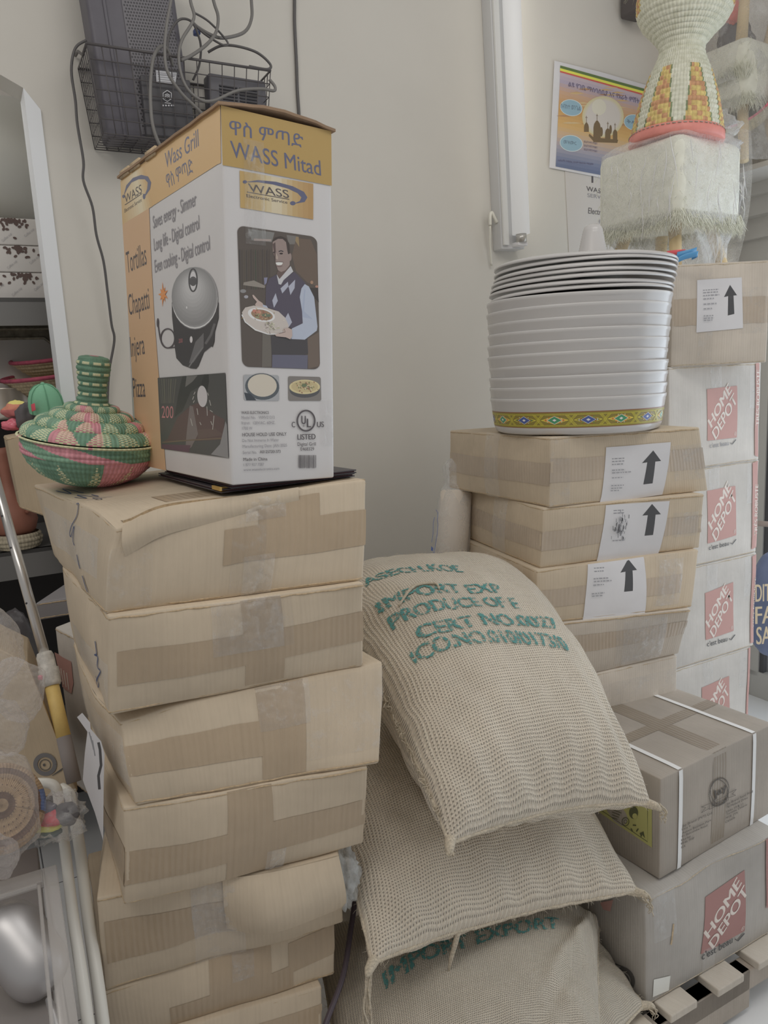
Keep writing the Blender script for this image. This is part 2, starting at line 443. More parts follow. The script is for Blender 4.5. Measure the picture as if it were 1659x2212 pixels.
class FaceS:
    def __init__(s, ct, f, over=False):
        s.c = ct; s.f = f; g = ct.FACE[f]; s.over = over
        s.o = ct.tri(*g(0, 0)); s.ex = ct.tri(*g(1, 0))-s.o; s.ey = ct.tri(*g(0, 1))-s.o; s.ez = ct.tri(*g(1, 1))-s.o-s.ex-s.ey
        s.n = nrm(np.cross(s.ex, s.ey))
    def uv(s, x, y):
        q = onp(x, y, s.o, s.n)-s.o; M = A([s.ex, s.ey]).T
        uv = np.linalg.lstsq(M, q, rcond=None)[0]
        for _ in range(4): uv = np.linalg.lstsq(M, q-s.ez*uv[0]*uv[1], rcond=None)[0]
        if not s.over: uv = np.clip(uv, 0, 1)
        return tuple(uv)
    def at(s, u, v, off): return s.c.face(s.f, u, v, off+.0006)
def carton_thing(name, ct, mt, label, cat='carton', group=None, raw=None, lips=(('top', 0), ('bottom', 0)), seam=True):
    base = (ct.b[0]+ct.b[2])/2
    t = thing(name, base, label, cat, group)
    ct.mesh('body', mt, t)
    raw = raw or RAW
    for f, _ in lips:       # raw corrugated edges of the flaps at the top and bottom
        mb = MB(); z = 1.0 if f == 'top' else 0.0; dz = -.004 if f == 'top' else .003
        for (c0, c1) in (((0, 0), (1, 0)), ((0, 0), (0, 1)), ((1, 0), (1, 1))):
            pts = []
            for k in range(25):
                q = k/24; x = c0[0]*(1-q)+c1[0]*q; y = c0[1]*(1-q)+c1[1]*q
                p = ct.pt(x, y, z); c = ct.tri(.5, .5, z); o = p-c; o[2] = 0
                p = p+nrm(o)*(.0005+.002*abs(n1((x*5, y*5, ct.seed+z), 2.)))+A([0, 0, dz+.002*n1((x*6+3, y*6, ct.seed), 2.)])
                pts.append(p)
            mb.tube(pts, [.0012+.0010*abs(n1((k, ct.seed, z), .7)) for k in range(25)], 5)
        mb.build('flap_edge', raw, t)
    return t
def arrow_label(ct, f, t, corners, arrow, tf, lines, seed, smudge=None):
    sf = FaceS(ct, f, True); p = Print(sf, .0012, .08, tf)
    p.poly(corners, PAPER); p.poly(arrow, INK)
    rnd = random.Random(seed)
    for (x, y, w_) in lines:
        x0 = x
        while x0 < x+w_:
            l = rnd.uniform(6, 16); p.line([(x0, y-(x0-x)*.07), (min(x0+l, x+w_), y-(min(x0+l, x+w_)-x)*.07)], 4.2, INKG); x0 += l+4
    if smudge:
        for k in range(60):
            x, y = rnd.gauss(smudge[0], smudge[2]), rnd.gauss(smudge[1], smudge[3])
            p.line([(x, y-rnd.uniform(4, 12)), (x+rnd.uniform(-2, 2), y+rnd.uniform(4, 12))], rnd.uniform(1.5, 4), INK if k % 2 else INKG)
    p.build('shipping_label', t, 'white paper label with a black arrow pointing up')
def orient(b):
    return b

# ================================================================ the setting
PLASTER = pm(162, 159, 153, .6, name='cream_wall_paint', var=.03, sc=3, spec=.3)
PLASTER_IN = pm(158, 155, 152, .7, name='grey_wall_paint', var=.03, sc=2)
EDGE = pm(176, 178, 184, .5, name='white_trim_paint')
TILE, _t, _p = newmat('white_floor_tile')
_b = _t.new('ShaderNodeTexBrick'); _b.offset = 0; _b.inputs['Scale'].default_value = 1
for k, v in (('Brick Width', .6), ('Row Height', .6), ('Mortar Size', .0022), ('Mortar Smooth', .1)): _b.inputs[k].default_value = v
_mp = _t.new('ShaderNodeMapping'); _mp.inputs['Rotation'].default_value = (0, 0, R_(-28)); _mp.inputs['Location'].default_value = (.12, .20, 0)
_t.link(_t.coord(), _mp.inputs[0]); _t.link(_mp.outputs[0], _b.inputs['Vector'])
_b.inputs['Color1'].default_value = C(186, 188, 192); _b.inputs['Color2'].default_value = C(186, 188, 192); _b.inputs['Mortar'].default_value = C(96, 96, 98)
_t.link(_b.outputs[0], _p.inputs['Base Color']); _p.inputs['Roughness'].default_value = .25
def slab(name, c, ux, size, mt):
    mb = MB(); ux = nrm(ux); mb.box(c, size, (ux, np.cross([0, 0, 1], ux), A([0, 0, 1]))); return struct(mb.build(name, mt, smooth=False, base=c))
slab('floor', (0, 1.6, -.03), (1, 0, 0), (7, 6, .06), TILE)
# back wall with an opening on its left (chamfered at the top) into a shelf niche
UL = (W(95, 520)-W0)@WU; UR = 1.375
mb = MB()
zc0 = W(50, 190)[2]; uc0 = (W(50, 190)-W0)@WU
outl = [(UL, 0), (UR, 0), (UR, 3.2), (UL-1.6, 3.2), (UL-1.6, zc0+.8), (uc0, zc0)]
nn = len(outl)
vs = [wall(u, 0, z) for u, z in outl]+[wall(u, -.10, z) for u, z in outl]
tri = tessellate_polygon([[V((u, z, 0)) for u, z in outl]])
fs = [tuple(f) for f in tri]+[tuple(i+nn for i in f[::-1]) for f in tri]+[(i, (i+1) % nn, (i+1) % nn+nn, i+nn) for i in range(nn)]
mb.add(vs, fs); struct(mb.build('wall_back', PLASTER, smooth=False, base=wall(0, 0, 0), recalc=True))
mb = MB()   # pale corner bead along the opening
a, b = wall(uc0-.001, .002, zc0-.002), wall(UL-.001, .002, 0)
c, d = wall(uc0+.034, .002, zc0-.05), wall(UL+.034, .002, 0)
q = WN*.006
a, b, c, d = a, b, c, d
A2, B2, C2, D2 = [x-WN*.105 for x in (a, b, c, d)]
mb.add([A2, B2, D2, C2, a+q, b+q, d+q, c+q], [(0, 1, 2, 3), (4, 7, 6, 5), (0, 4, 5, 1), (3, 2, 6, 7), (0, 3, 7, 4), (1, 5, 6, 2)])
struct(mb.build('trim_1', EDGE, smooth=False, base=a, recalc=True))
slab('wall_niche', wall(UL-.9, -.78, 1.6), WU, (4.2, .06, 3.2), PLASTER_IN)
# shop front on the right: header, post, glazed door and the papers stuck to the glass
RS = WN     # runs toward the room along the shop front
FRAME = pm(150, 148, 144, .45, name='grey_aluminium_frame', metal=.3)
FRAMED = pm(60, 60, 62, .5, name='dark_gasket')
corner = wall(UR, 0, 0)
def sf(s, inn, z): return corner+RS*s-WU*inn+A([0, 0, z])
zl = W(1600, 402, .1)[2]
def shopbox(mb, s0, s1, i0, i1, z0, z1, mi=0): mb.box(sf((s0+s1)/2, (i0+i1)/2, (z0+z1)/2), (s1-s0, i1-i0, z1-z0), (RS, WU, A([0, 0, 1])), mi)
mb = MB(); shopbox(mb, 0, 3, -.1, 0, zl+.02, 3.2); struct(mb.build('wall_right', PLASTER, smooth=False, base=sf(1.5, 0, 2)))
mb = MB(); shopbox(mb, .0, 3, -.1, .36, zl-.006, zl+.012); shopbox(mb, .0, 3, -.1, .16, zl-.05, zl-.006); shopbox(mb, 0, 3, -.1, .12, zl-.12, zl-.05); shopbox(mb, 0, 3, -.1, .06, zl-.20, zl-.12)
struct(mb.build('trim_2', FRAME, smooth=False, base=sf(1.5, 0, zl)))
mb = MB(); shopbox(mb, 0, .12, -.08, .03, 0, zl-.2); shopbox(mb, .12, 3, -.08, .03, zl-.34, zl-.2); shopbox(mb, .12, .165, -.06, .02, .1, zl-.34); shopbox(mb, .12, 3, -.06, .02, 0, .12)
shopbox(mb, .165, .185, -.03, .012, .12, zl-.34, 1)
w1 = struct(mb.build('window_1', [FRAME, FRAMED], smooth=False, base=sf(1.5, 0, 1)))
GLASS = film('window_glass', 180, 188, 196, .25, .05, 0., 4, False)
mb = MB(); shopbox(mb, .18, 3, -.02, -.012, .12, zl-.34); o = mb.build('pane', GLASS, None, smooth=False, base=w1['_b']); o.parent = w1; o.location = (0, 0, 0)
DAY, _t, _p = newmat('daylight_outside'); _p.inputs['Base Color'].default_value = (0, 0, 0, 1)
_p.inputs['Emission Color'].default_value = (.86, .92, 1, 1); _p.inputs['Emission Strength'].default_value = .55
mb = MB(); mb.box(sf(1.5, -1.2, 1.3), (4.4, .02, 3.4), (RS, WU, A([0, 0, 1]))); struct(mb.build('sky_plane', DAY, smooth=False, base=sf(1.5, -1.2, 0)))  # glowing plane added outside, stands for the daylight sky behind the glass

# ================================================================ cartons
def leftpt(P, d, z, xs):
    best = None
    for k in range(400):
        th = R_(95+k*.2); q = A([P[0]+d*math.cos(th), P[1]+d*math.sin(th), z]); e = abs(proj(q)[0]-xs)
        if best is None or e < best[0]: best = (e, q)
    return best[1]
def stack(Y, rows, names=None, z=None):
    """rows: near top, near bottom, right top, right bottom pixels, left silhouettes (top, bottom) or None"""
    out = []
    for i, (nt, nb, rt, rb, ls, d) in enumerate(rows):
        P = ony(*nt, Y) if z is None else onz(*nt, z)
        zt = P[2]; Q = ony(*nb, P[1]); zb = Q[2]
        Rt, Rb = onz(*rt, zt), onz(*rb, zb)
        if ls: Lt, Lb = leftpt(P, d, zt, ls[0]), leftpt(Q, d, zb, ls[1])
        else:
            e = nrm(Rt-P); Lt = P+A([-e[1], e[0], 0])*d; e = nrm(Rb-Q); Lb = Q+A([-e[1], e[0], 0])*d
        out.append(([Q, Rb, Rb+Lb-Q, Lb], [P, Rt, Rt+Lt-P, Lt])); z = zb
    return out
# ---- the leaning stack in front on the left
L = stack(1.1, [((228, 1096), (228, 1327), (790, 1037), (782, 1255), (66, 112), .52),
    ((235, 1332), (238, 1545), (785, 1260), (782, 1440), (132, 160), .42),
    ((229, 1552), (290, 1742), (825, 1430), (822, 1650), (156, 190), .42),
    ((270, 1745), (270, 1955), (795, 1655), (785, 1825), (186, 212), .40),
    ((205, 1942), (225, 2140), (735, 1835), (740, 1990), None, .42),
    ((222, 2146), (240, 2260), (720, 1975), (725, 2105), None, .42),
    ((250, 2265), (255, 2380), (692, 2125), (695, 2250), None, .42)])
LG = 'brown cartons stacked on the left'
LL = ['crumpled brown carton topmost of the left stack, under the grill box',
      'brown carton second from the top of the left stack, with loose clear tape',
      'brown carton third from the top of the left stack, jutting out to the right',
      'brown carton fourth from the top of the left stack, one long tape band across it',
      'brown carton fifth from the top of the left stack, flap bulging open',
      'brown carton sixth from the top of the left stack, slumped to the right',
      'brown carton at the bottom edge of the photo, lowest of the left stack in view']
ltop = L[0][1]
zfold = ony(226, 1152, 1.1)[2]
for i, (b, t) in enumerate(L):
    if i == 0:      # the front left corner of the top carton is crushed down
        t[3][2] -= .010; t[0][2] -= .012
    ct = Carton(b, t, seed=i+1, amp=.006, bulge=.010)
    if i == 0: ct.dents = [(0, 0, 1, .05, (.006, .012, -.022)), (0, .6, .8, .12, (.02, 0, -.01))]
    if i == 2: ct.dents = [(0, 0, 1, .06, (.01, .02, -.016)), (.15, 0, .9, .08, (0, .012, -.004))]
    if i == 4: ct.dents = [(.75, 0, .65, .13, (.0, -.020, -.004)), (.45, 0, .35, .06, (0, .018, 0))]
    th = carton_thing('cardboard_carton', ct, KRAFT, LL[i], group=LG)
    L[i] = (ct, th)
ct, th = L[0]
# the lid flap of the top carton, lifted along the front over a dark slit
mb = MB()
def lidf(u, v): 
    p = ct.pt(u, .0, 1)*(1-v)+ct.pt(u, .42, 1)*v
    return p+A([0, 0, .0015+.008*max(0, 1-u*1.8)*max(0, 1-v*4)])+A([.0, .010, 0])*(1-v)
mb.grid(lidf, np.linspace(.02, 1.0, 30), np.linspace(0, 1, 10), 0, lambda u, v: (v*.2, u*.4))
mb.grid(lambda u, v: lidf(u, v)-A([0, 0, .003]), np.linspace(.02, 1.0, 30), np.linspace(0, 1, 10), 0, lambda u, v: (v*.2, u*.4))
mb.grid(lambda u, v: lidf(u, 0)-A([0, 0, .004*v]), np.linspace(.02, 1.0, 30), (0, 1), 1)
mb.grid(lambda u, v: lidf(1, u)-A([0, 0, .004*v]), np.linspace(0, 1, 10), (0, 1), 1)
mb.build('lid_flap', [KRAFT, RAW], th)
mb = MB()   # front lip folded down
def lip(u, v):
    k = v*(.048*(1-u)**.8+.006); 
    return ct.pt(u, 0, 1)+A([.0, -.004-.010*math.sin(math.pi*v)*(1-u)-.004*v, .004-k*.9])
mb.grid(lip, np.linspace(.03, .72, 30), np.linspace(0, 1, 8), 0, lambda u, v: (u*.4, v*.05))
mb.build('front_flap', KRAFT, th)
BLUEINK = pm(46, 62, 98, .6, name='blue_marker')
def scrawl(ct, f, t, strokes, w):
    p = Print(FaceS(ct, f, True), .0009, .05); p.raw = True
    for st in strokes: p.line([tuple(q) for q in spline([A(x, float) for x in st], 6)], w, BLUEINK)
    p.build('marker_scrawl', t, 'blue marker handwriting')
scrawl(ct, 'top', th, [[(.02, .78), (.05, .70), (.06, .80), (.10, .68)], [(.03, .62), (.06, .55), (.06, .66), (.11, .54), (.11, .62)], [(.04, .46), (.09, .40), (.08, .52), (.14, .42)]], .006)
scrawl(ct, 'left', th, [[(.55, .98), (.60, .99), (.60, .86), (.50, .72), (.46, .60), (.50, .58), (.56, .72), (.56, .55), (.60, .50)], [(.66, .42), (.70, .28)], [(.73, .22), (.77, .06)]], .012)
scrawl(L[1][0], 'left', L[1][1], [[(.80, .62), (.82, .50), (.78, .46), (.84, .48), (.82, .36), (.88, .36), (.78, .20), (.72, .10), (.72, .03), (.78, .14), (.73, .18)]], .012)
def tapes(i, rows):
    for (f, u0, v0, u1, v1, sl, clear) in rows:
        L[i][0].strip('clear_tape' if clear else 'packing_tape', CLEAR if clear else TAPE, L[i][1], f, u0, v0, u1, v1, .0007+.0004*bool(clear), rag=.006, slope=sl)
tapes(0, [('front', .42, .35, 1., .70, -.02, 0), ('front', .55, .62, .80, .92, 0, 0), ('front', .45, .05, .58, 1., 0, 1), ('front', .0, .05, .16, .75, 0, 1), ('top', .25, .05, 1., .25, 0, 0), ('left', .1, .3, .9, .75, 0, 1)])
tapes(1, [('front', .03, .28, 1., .62, .04, 0), ('front', .50, .05, .66, .98, 0, 0), ('left', .3, .05, 1., .5, 0, 1), ('front', .40, .45, .7, .98, 0, 1)])
tapes(2, [('front', .0, .32, .55, .68, -.03, 0), ('front', .50, .05, .68, 1., 0, 0), ('front', .68, .15, 1., .95, 0, 1), ('left', .2, .2, 1., .8, 0, 1)])
tapes(3, [('front', .0, .22, 1., .55, .04, 0), ('front', .40, .02, .58, .99, 0, 0), ('left', .4, .2, 1., .6, 0, 0)])
tapes(4, [('front', .02, .30, .62, .72, .02, 0), ('front', .36, .0, .58, .95, 0, 1), ('front', .62, .45, 1., .92, 0, 0)])
tapes(5, [('front', .42, .3, .70, 1., 0, 0), ('front', .25, .0, .80, .4, .06, 0), ('front', .78, .3, 1., .8, .2, 0)])
tapes(6, [('front', .05, .3, 1., .7, .0, 0)])
# crumpled clear tape standing proud of the seams
def crumple(name, ct, th, f, u0, v0, u1, v1, amp, seed, mt=None, n=26):
    mb = MB()
    def fn(u, v):
        e = min(1, 6*min((u-u0)/(u1-u0), (u1-u)/(u1-u0)))*min(1, 6*min((v-v0)/(v1-v0), (v1-v)/(v1-v0)))
        k = noise.turbulence(V((u*14, v*9, seed)), 3, True)
        return ct.face(f, u, v, .0012+amp*max(0, e)*abs(k))
    mb.grid(fn, np.linspace(u0, u1, n), np.linspace(v0, v1, n), 0); return mb.build(name, mt or CRUMP, th)
crumple('crumpled_tape', L[1][0], L[1][1], 'front', .38, .45, .66, 1.0, .012, 3)
crumple('crumpled_tape', L[0][0], L[0][1], 'front', .5, .0, .62, .4, .010, 9)
crumple('crumpled_tape', L[2][0], L[2][1], 'front', .5, .55, .7, 1.0, .008, 4)
crumple('crumpled_tape', L[4][0], L[4][1], 'front', .36, .3, .6, .98, .012, 5)
crumple('crumpled_tape', L[0][0], L[0][1], 'front', .50, .75, .66, 1.0, .010, 6)
crumple('crumpled_tape', L[3][0], L[3][1], 'front', .56, .0, .64, .25, .010, 8)
crumple('crumpled_tape', L[5][0], L[5][1], 'front', .52, .5, .62, .95, .008, 2)
# peeling paper label on the left side, clear liner poking out of carton five
ct, th = L[2]
la = ony(227, 1655, 1.082); lb = ony(168, 1600, 1.185); lux = lb-la; lux[2] = 0
p = Print(PlaneS(la, -lux, A([0, 0, 1.])), .0, None, (0, 1280, 4.42))
p.poly([(735, 1190), (785, 1148), (860, 1240), (865, 1300), (965, 1420), (998, 1540), (990, 1800), (985, 2370), (905, 2100), (790, 1790), (810, 1530), (835, 1330)], PAPER)
p.line([(940, 1430), (955, 1500), (965, 1650), (940, 1750), (950, 1880)], 26, INK)
for k in range(3): p.line([(850+k*16, 1330+k*40), (880+k*14, 1440+k*60)], 12, INKG)
p.build('shipping_label', th, 'white paper label peeling off the side')
LINER = film('clear_liner', 170, 174, 176, .30, .12, .006, 30)
def blob(mb, c, r, seed, n=26, amp=.35, f=3.0, sq=(1, 1, 1), mi=0):
    c = A(c, float)
    def fn(u, v):
        a, b = 2*math.pi*u, math.pi*v; d = A([math.cos(a)*math.sin(b), math.sin(a)*math.sin(b), math.cos(b)])
        k = 1+amp*n1(d, f*.5, seed)+amp*.5*abs(n1(d, f*1.4, seed+2))
        return c+d*r*k*A(sq)
    mb.grid(fn, np.linspace(0, 1, n*2), np.linspace(0.001, .999, n), mi)
ct5, th5 = L[4]
mb = MB(); blob(mb, ct5.pt(1.02, .05, .62), .042, 3, amp=.6, f=5, sq=(.6, .8, 1.25)); mb.build('plastic_liner', LINER, th5)['label'] = 'crumpled clear plastic liner'
mb = MB()   # bulging open flap at the right of carton five
mb.grid(lambda u, v: ct5.face('front', u, v, .004+.022*math.sin(math.pi*min(1, max(0, (v-.2)/.8)))*min(1, (u-.5)*6)), np.linspace(.5, 1.0, 20), np.linspace(.36, 1., 14), 0, lambda u, v: (u*.4, v*.15))
mb.build('bulging_flap', KRAFT, th5)
# support cartons below the frame are covered; one more closes the stack to the floor
b7 = L[6][0].b; lo = [A([p[0], p[1], 0.]) for p in b7]; hi = [A([p[0], p[1], p[2]-.001]) for p in b7]
carton_thing('cardboard_carton', Carton(lo, hi, 8), KRAFT, 'brown carton on the floor below the left stack', group=LG)

# ---- four taped cartons under the white tubs
Rr = stack(1.8, [((1190, 945), (1185, 1097), (1535, 932), (1528, 1060), (972, 970), .46),
    ((1172, 1097), (1165, 1228), (1522, 1066), (1512, 1183), (1005, 1000), .45),
    ((1160, 1232), (1162, 1350), (1510, 1187), (1495, 1312), (994, 994), .45),
    ((1165, 1350), (1170, 1480), (1492, 1315), (1466, 1412), None, .45),
    ((1172, 1480), (1180, 1610), (1460, 1415), (1458, 1540), None, .45)])
RL = ['taped brown carton directly under the white tubs, arrow label upright',
      'taped brown carton second below the white tubs, smudged arrow label',
      'taped brown carton third below the white tubs, arrow label hanging low',
      'taped brown carton fourth below the white tubs, torn right corner, no label',
      'taped brown carton fifth below the white tubs, mostly behind the burlap sack']
for i, (b, t) in enumerate(Rr):
    for k in (1, 2):    # keep the top carton square
        if i == 0: t[k] = t[0]+(Rr[1][1][1]-Rr[1][1][0])*.90+(t[3]-t[0])*(k == 2); t[k][2] = t[0][2]
    ct = Carton(b, t, seed=20+i, amp=.004, bulge=.006)
    Rr[i] = (ct, carton_thing('cardboard_carton', ct, KRAFT if i < 3 else KRAFT2, RL[i], group='taped cartons under the white tubs', raw=RAW))
def rt(i, rows):
    for (f, u0, v0, u1, v1, sl, clear) in rows:
        Rr[i][0].strip('clear_tape' if clear else 'packing_tape', CLEAR if clear else TAPEG, Rr[i][1], f, u0, v0, u1, v1, .0007+.0003*bool(clear), rag=.006, slope=sl)
rt(0, [('front', .0, .35, 1., .68, 0, 0), ('left', .0, .30, 1., .62, 0, 0), ('left', .42, .0, .56, 1., 0, 1), ('front', .78, .2, 1., .75, 0, 1), ('front', .0, .02, .12, 1., 0, 1)])
rt(1, [('front', .0, .30, 1., .62, 0, 0), ('left', .0, .3, 1., .62, 0, 0), ('left', .45, .0, .62, 1., 0, 1), ('front', .80, .25, .97, .7, 0, 1)])
rt(2, [('front', .0, .3, .9, .62, 0, 0), ('left', .0, .3, 1., .6, 0, 0), ('front', .72, .1, .86, 1, 0, 1)])
rt(3, [('front', .0, .45, 1., .75, 0, 0), ('front', .5, .1, .85, .95, 0, 1)])
rt(4, [('front', .0, .3, 1., .8, 0, 1)])
crumple('crumpled_tape', Rr[3][0], Rr[3][1], 'front', .55, .05, .85, .9, .006, 14)
crumple('crumpled_tape', Rr[2][0], Rr[2][1], 'front', .74, .1, .9, .9, .005, 15)
T7 = (920, 500, 2.245)
arrow_label(Rr[0][0], 'front', Rr[0][1], [(855, 1045), (1152, 1018), (1143, 1275), (837, 1325)], [(1072, 1060), (1112, 1112), (1085, 1115), (1085, 1220), (1040, 1225), (1047, 1118), (1022, 1122)], T7,
    [(882, 1100, 60), (882, 1113, 55), (882, 1127, 50), (882, 1155, 60), (882, 1168, 88), (882, 1192, 52), (880, 1230, 60), (880, 1243, 55), (878, 1255, 40)], 1)
arrow_label(Rr[1][0], 'front', Rr[1][1], [(850, 1325), (1147, 1298), (1125, 1578), (825, 1612)], [(1065, 1315), (1110, 1365), (1085, 1368), (1083, 1470), (1043, 1475), (1048, 1372), (1022, 1375)], T7,
    [(885, 1352, 50), (885, 1365, 50), (890, 1500, 55)], 2, (920, 1425, 16, 32))
arrow_label(Rr[2][0], 'front', Rr[2][1], [(790, 1622), (1082, 1590), (1056, 1860), (760, 1895)], [(1000, 1598), (1035, 1648), (1012, 1650), (1000, 1745), (957, 1750), (975, 1655), (948, 1660)], T7,
    [(818, 1640, 50), (818, 1655, 45), (812, 1690, 70), (812, 1703, 85), (808, 1720, 50), (800, 1760, 60), (800, 1772, 50)], 3)
b5 = Rr[4][0].b
for k, (z0, z1) in enumerate(((b5[0][2]/2, b5[0][2]), (0, b5[0][2]/2))):
    carton_thing('cardboard_carton', Carton([A([p[0]-.07, p[1]+.12, z0]) for p in b5], [A([p[0]-.07, p[1]+.12, z1-.001]) for p in b5], 30+k), KRAFT2,
        ['taped carton hidden low behind the sacks, next to the floor carton', 'taped carton on the floor behind the sacks'][k], group='taped cartons under the white tubs')

# ---- moving boxes with the red square logo, behind on the right
RED = pm(152, 118, 112, .6, name='red_box_print'); WPR = pm(180, 172, 165, .6, name='white_box_print')
hE = A([math.cos(R_(28)), math.sin(R_(28)), 0]); hN = A([-hE[1], hE[0], 0])
hA = ony(1448, 800, 2.2)
HZ = [hA[2]+.009, 1.190, .890, .575, .285]
HR = [(1.185, 2.387), (1.190, 2.390), (1.190, 2.390), (1.180, 2.385)]
HL = ['red logo moving box highest of its stack, directly under the arrow labelled carton', 'red logo moving box second down, beside the smudged arrow label',
      'red logo moving box third down, its whole slogan showing', 'red logo moving box lowest of the far stack, half behind the strapped carton']
def rect_carton(near, ex, w_, ey, d_, z0, z1, seed, **kw):
    n = A([near[0], near[1], 0.]); q = [n, n+ex*w_, n+ex*w_+ey*d_, n+ey*d_]
    return Carton([p+A([0, 0, z0]) for p in q], [p+A([0, 0, z1]) for p in q], seed, **kw)
def hd_logo(ct, t, sq, slogan, tf, f='front', strip=None, strip_txt=None, RED=RED):
    p = Print(FaceS(ct, f), .0006, .08, tf)
    p.poly(sq, RED)
    O, X, Yv = A(sq[3], float), A(sq[2], float)-A(sq[3], float), A(sq[0], float)-A(sq[3], float)
    g = lambda x, y: tuple(O+X*x+Yv*y)
    for i, (txt, a, b, c) in enumerate((('HOME', (.13, .24), (.83, .91), (.0, .40)), ('DEPOT', (.27, .0), (1.0, .70), (.13, .17)))):
        p.text(txt, g(*a), g(*b), g(*c), WPR, .028)
    p.text('®', g(.90, .04), g(.97, .05), g(.90, .11), WPR)
    if slogan:
        p.text("c'est beau", slogan[0], slogan[1], slogan[2], INKG if slogan[3] else INK, .006)
        q = A(slogan[1], float); s_ = np.linalg.norm(A(slogan[2], float)-A(slogan[0], float))
        p.line([q+A([.35, -.5])*s_, q+A([.75, -.2])*s_, q+A([1.6, -1.25])*s_], s_*.16, INK)
    if strip:
        p.poly(strip, RED)
        if strip_txt: p.text(*strip_txt[:4], WPR, .02)
    p.build('printed_logo', t, 'red square logo print with slogan')
T8 = (1440, 540, 2.01)
HC = []
for i in range(4):
    rgt = A([HR[i][0], HR[i][1], 0]); near = rgt-hE*.402
    ct = rect_carton(near, hE, .402, hN, .30, HZ[i+1], HZ[i], 40+i, amp=.003, bulge=.004)
    t = carton_thing('moving_box', ct, KRAFT3, HL[i], 'moving box', 'red logo moving boxes stacked by the shop window', raw=RAWG); HC.append((ct, t))
    ct.strip('clear_tape', CLEAR, t, 'front', .42, .55, .54, 1., .0009, rag=.004); ct.strip('clear_tape', CLEAR, t, 'front', .86, .55, .99, 1., .0009, rag=.004)
hd_logo(*HC[0], [(170, 604), (300, 590), (298, 812), (170, 828)], ((180, 858), (262, 846), (180, 838), True), T8, strip=[(383, 492), (400, 490), (392, 898), (378, 890)], strip_txt=('TRÈS ROBUSTE', (398, 760), (400, 520), (384, 760)))
hd_logo(*HC[1], [(174, 1044), (296, 1026), (298, 1240), (173, 1275)], ((178, 1303), (264, 1282), (178, 1283), False), T8, strip=[(372, 925), (395, 915), (392, 1290), (366, 1300)], strip_txt=('TRÈS ROBUSTE', (390, 1240), (396, 1020), (376, 1240)))
hd_logo(*HC[2], [(162, 1488), (285, 1442), (288, 1652), (165, 1692)], ((170, 1720), (258, 1696), (170, 1698), False), T8, strip=[(368, 1330), (390, 1320), (384, 1700), (360, 1708)], strip_txt=('TRÈS ROBUSTE', (384, 1640), (390, 1420), (370, 1640)))
hd_logo(*HC[3], [(146, 1898), (266, 1847), (268, 2057), (148, 2100)], None, T8, strip=[(352, 1730), (372, 1720), (362, 2110), (340, 2115)])
carton_thing('moving_box', rect_carton(A([1.18, 2.385, 0])-hE*.402, hE, .402, hN, .30, 0, HZ[4]-.001, 48), KRAFT3, 'moving box on the floor under the red logo stack', 'moving box', 'red logo moving boxes stacked by the shop window', raw=RAWG)
aN = ony(1443, 792, 2.2); aT = ony(1462, 570, 2.2)
ct = rect_carton((.835, 2.2), A([1., 0, 0]), .270, A([0, 1., 0]), .50, HZ[0], aT[2]-.002, 50, amp=.003, bulge=.005)
ctA = ct
t = carton_thing('cardboard_carton', ct, KRAFT2, 'grey brown carton with arrow label, topmost of the far right stack under the stool', raw=RAWG)
ct.strip('packing_tape', TAPEG, t, 'front', .0, .40, 1., .66, .0007, rag=.006); ct.strip('clear_tape', CLEAR, t, 'front', .28, .05, .42, .95, .0010, rag=.004); ct.strip('clear_tape', CLEAR, t, 'front', .7, .3, .98, .75, .0010, rag=.004)
arrow_label(ct, 'front', t, [(1315, 238), (1530, 222), (1532, 468), (1310, 492)], [(1472, 260), (1505, 310), (1488, 312), (1490, 400), (1458, 408), (1462, 315), (1442, 320)], T7,
    [(1342, 288, 75), (1342, 300, 70), (1342, 314, 76), (1342, 330, 50), (1342, 355, 62), (1342, 378, 40), (1342, 412, 45), (1342, 424, 48), (1342, 434, 40)], 4)

# ---- strapped carton and big moving box on the pallet
PZ = .135
jY = 1.49
Pj = ony(1427, 1683, jY); zJ1 = Pj[2]; Qj = ony(1428, 1900, jY); zJ0 = Qj[2]
eJ = nrm(onz(1665, 1566, zJ1)-Pj); nJ = A([-eJ[1], eJ[0], 0])
ctJ = rect_carton(Pj, eJ, .42, nJ, .33, zJ0, zJ1, 60, amp=.001, bulge=.002, rnd=.003)
JAYT = cardboard(116, 107, 96, 'packing_tape', 150, .3, glossy=True)
JAYB = cardboard(134, 127, 119, 'smooth_brown_cardboard')  # brown card set darker: the shade low on the right is in its colour
tJ = carton_thing('strapped_carton', ctJ, JAYB, 'brown carton bound with two white plastic straps, right of the burlap sacks', 'carton', raw=RAWG, lips=())
STRAP = pm(186, 184, 180, .35, name='white_plastic_strap')
for u in (.155, .805):
    mb = MB(); wd = .0065
    for f in ('front', 'top', 'back', 'bottom'):
        mb.grid(lambda a, b: ctJ.face(f, (u+(a-.5)*2*wd/ctJ.w) if f in ('front', 'top') else ((1-u)+(a-.5)*2*wd/ctJ.w) if f == 'back' else (u+(a-.5)*2*wd/ctJ.w), b, .0022), (0, .5, 1), np.linspace(0, 1, 12), 0)
    mb.build('strap', STRAP, tJ)['label'] = 'white plastic strap'
ctJ.strip('packing_tape', JAYT, tJ, 'front', .43, 0, .55, 1, .0006); ctJ.strip('packing_tape', JAYT, tJ, 'top', .43, 0, .55, 1, .0006); ctJ.strip('packing_tape', JAYT, tJ, 'top', .0, .44, 1, .54, .0008)
p = Print(FaceS(ctJ, 'front'), .0012, None, (1440, 1660, 7.575))
BK = pm(70, 66, 62, .7, name='brown_black_ink')
gear = []
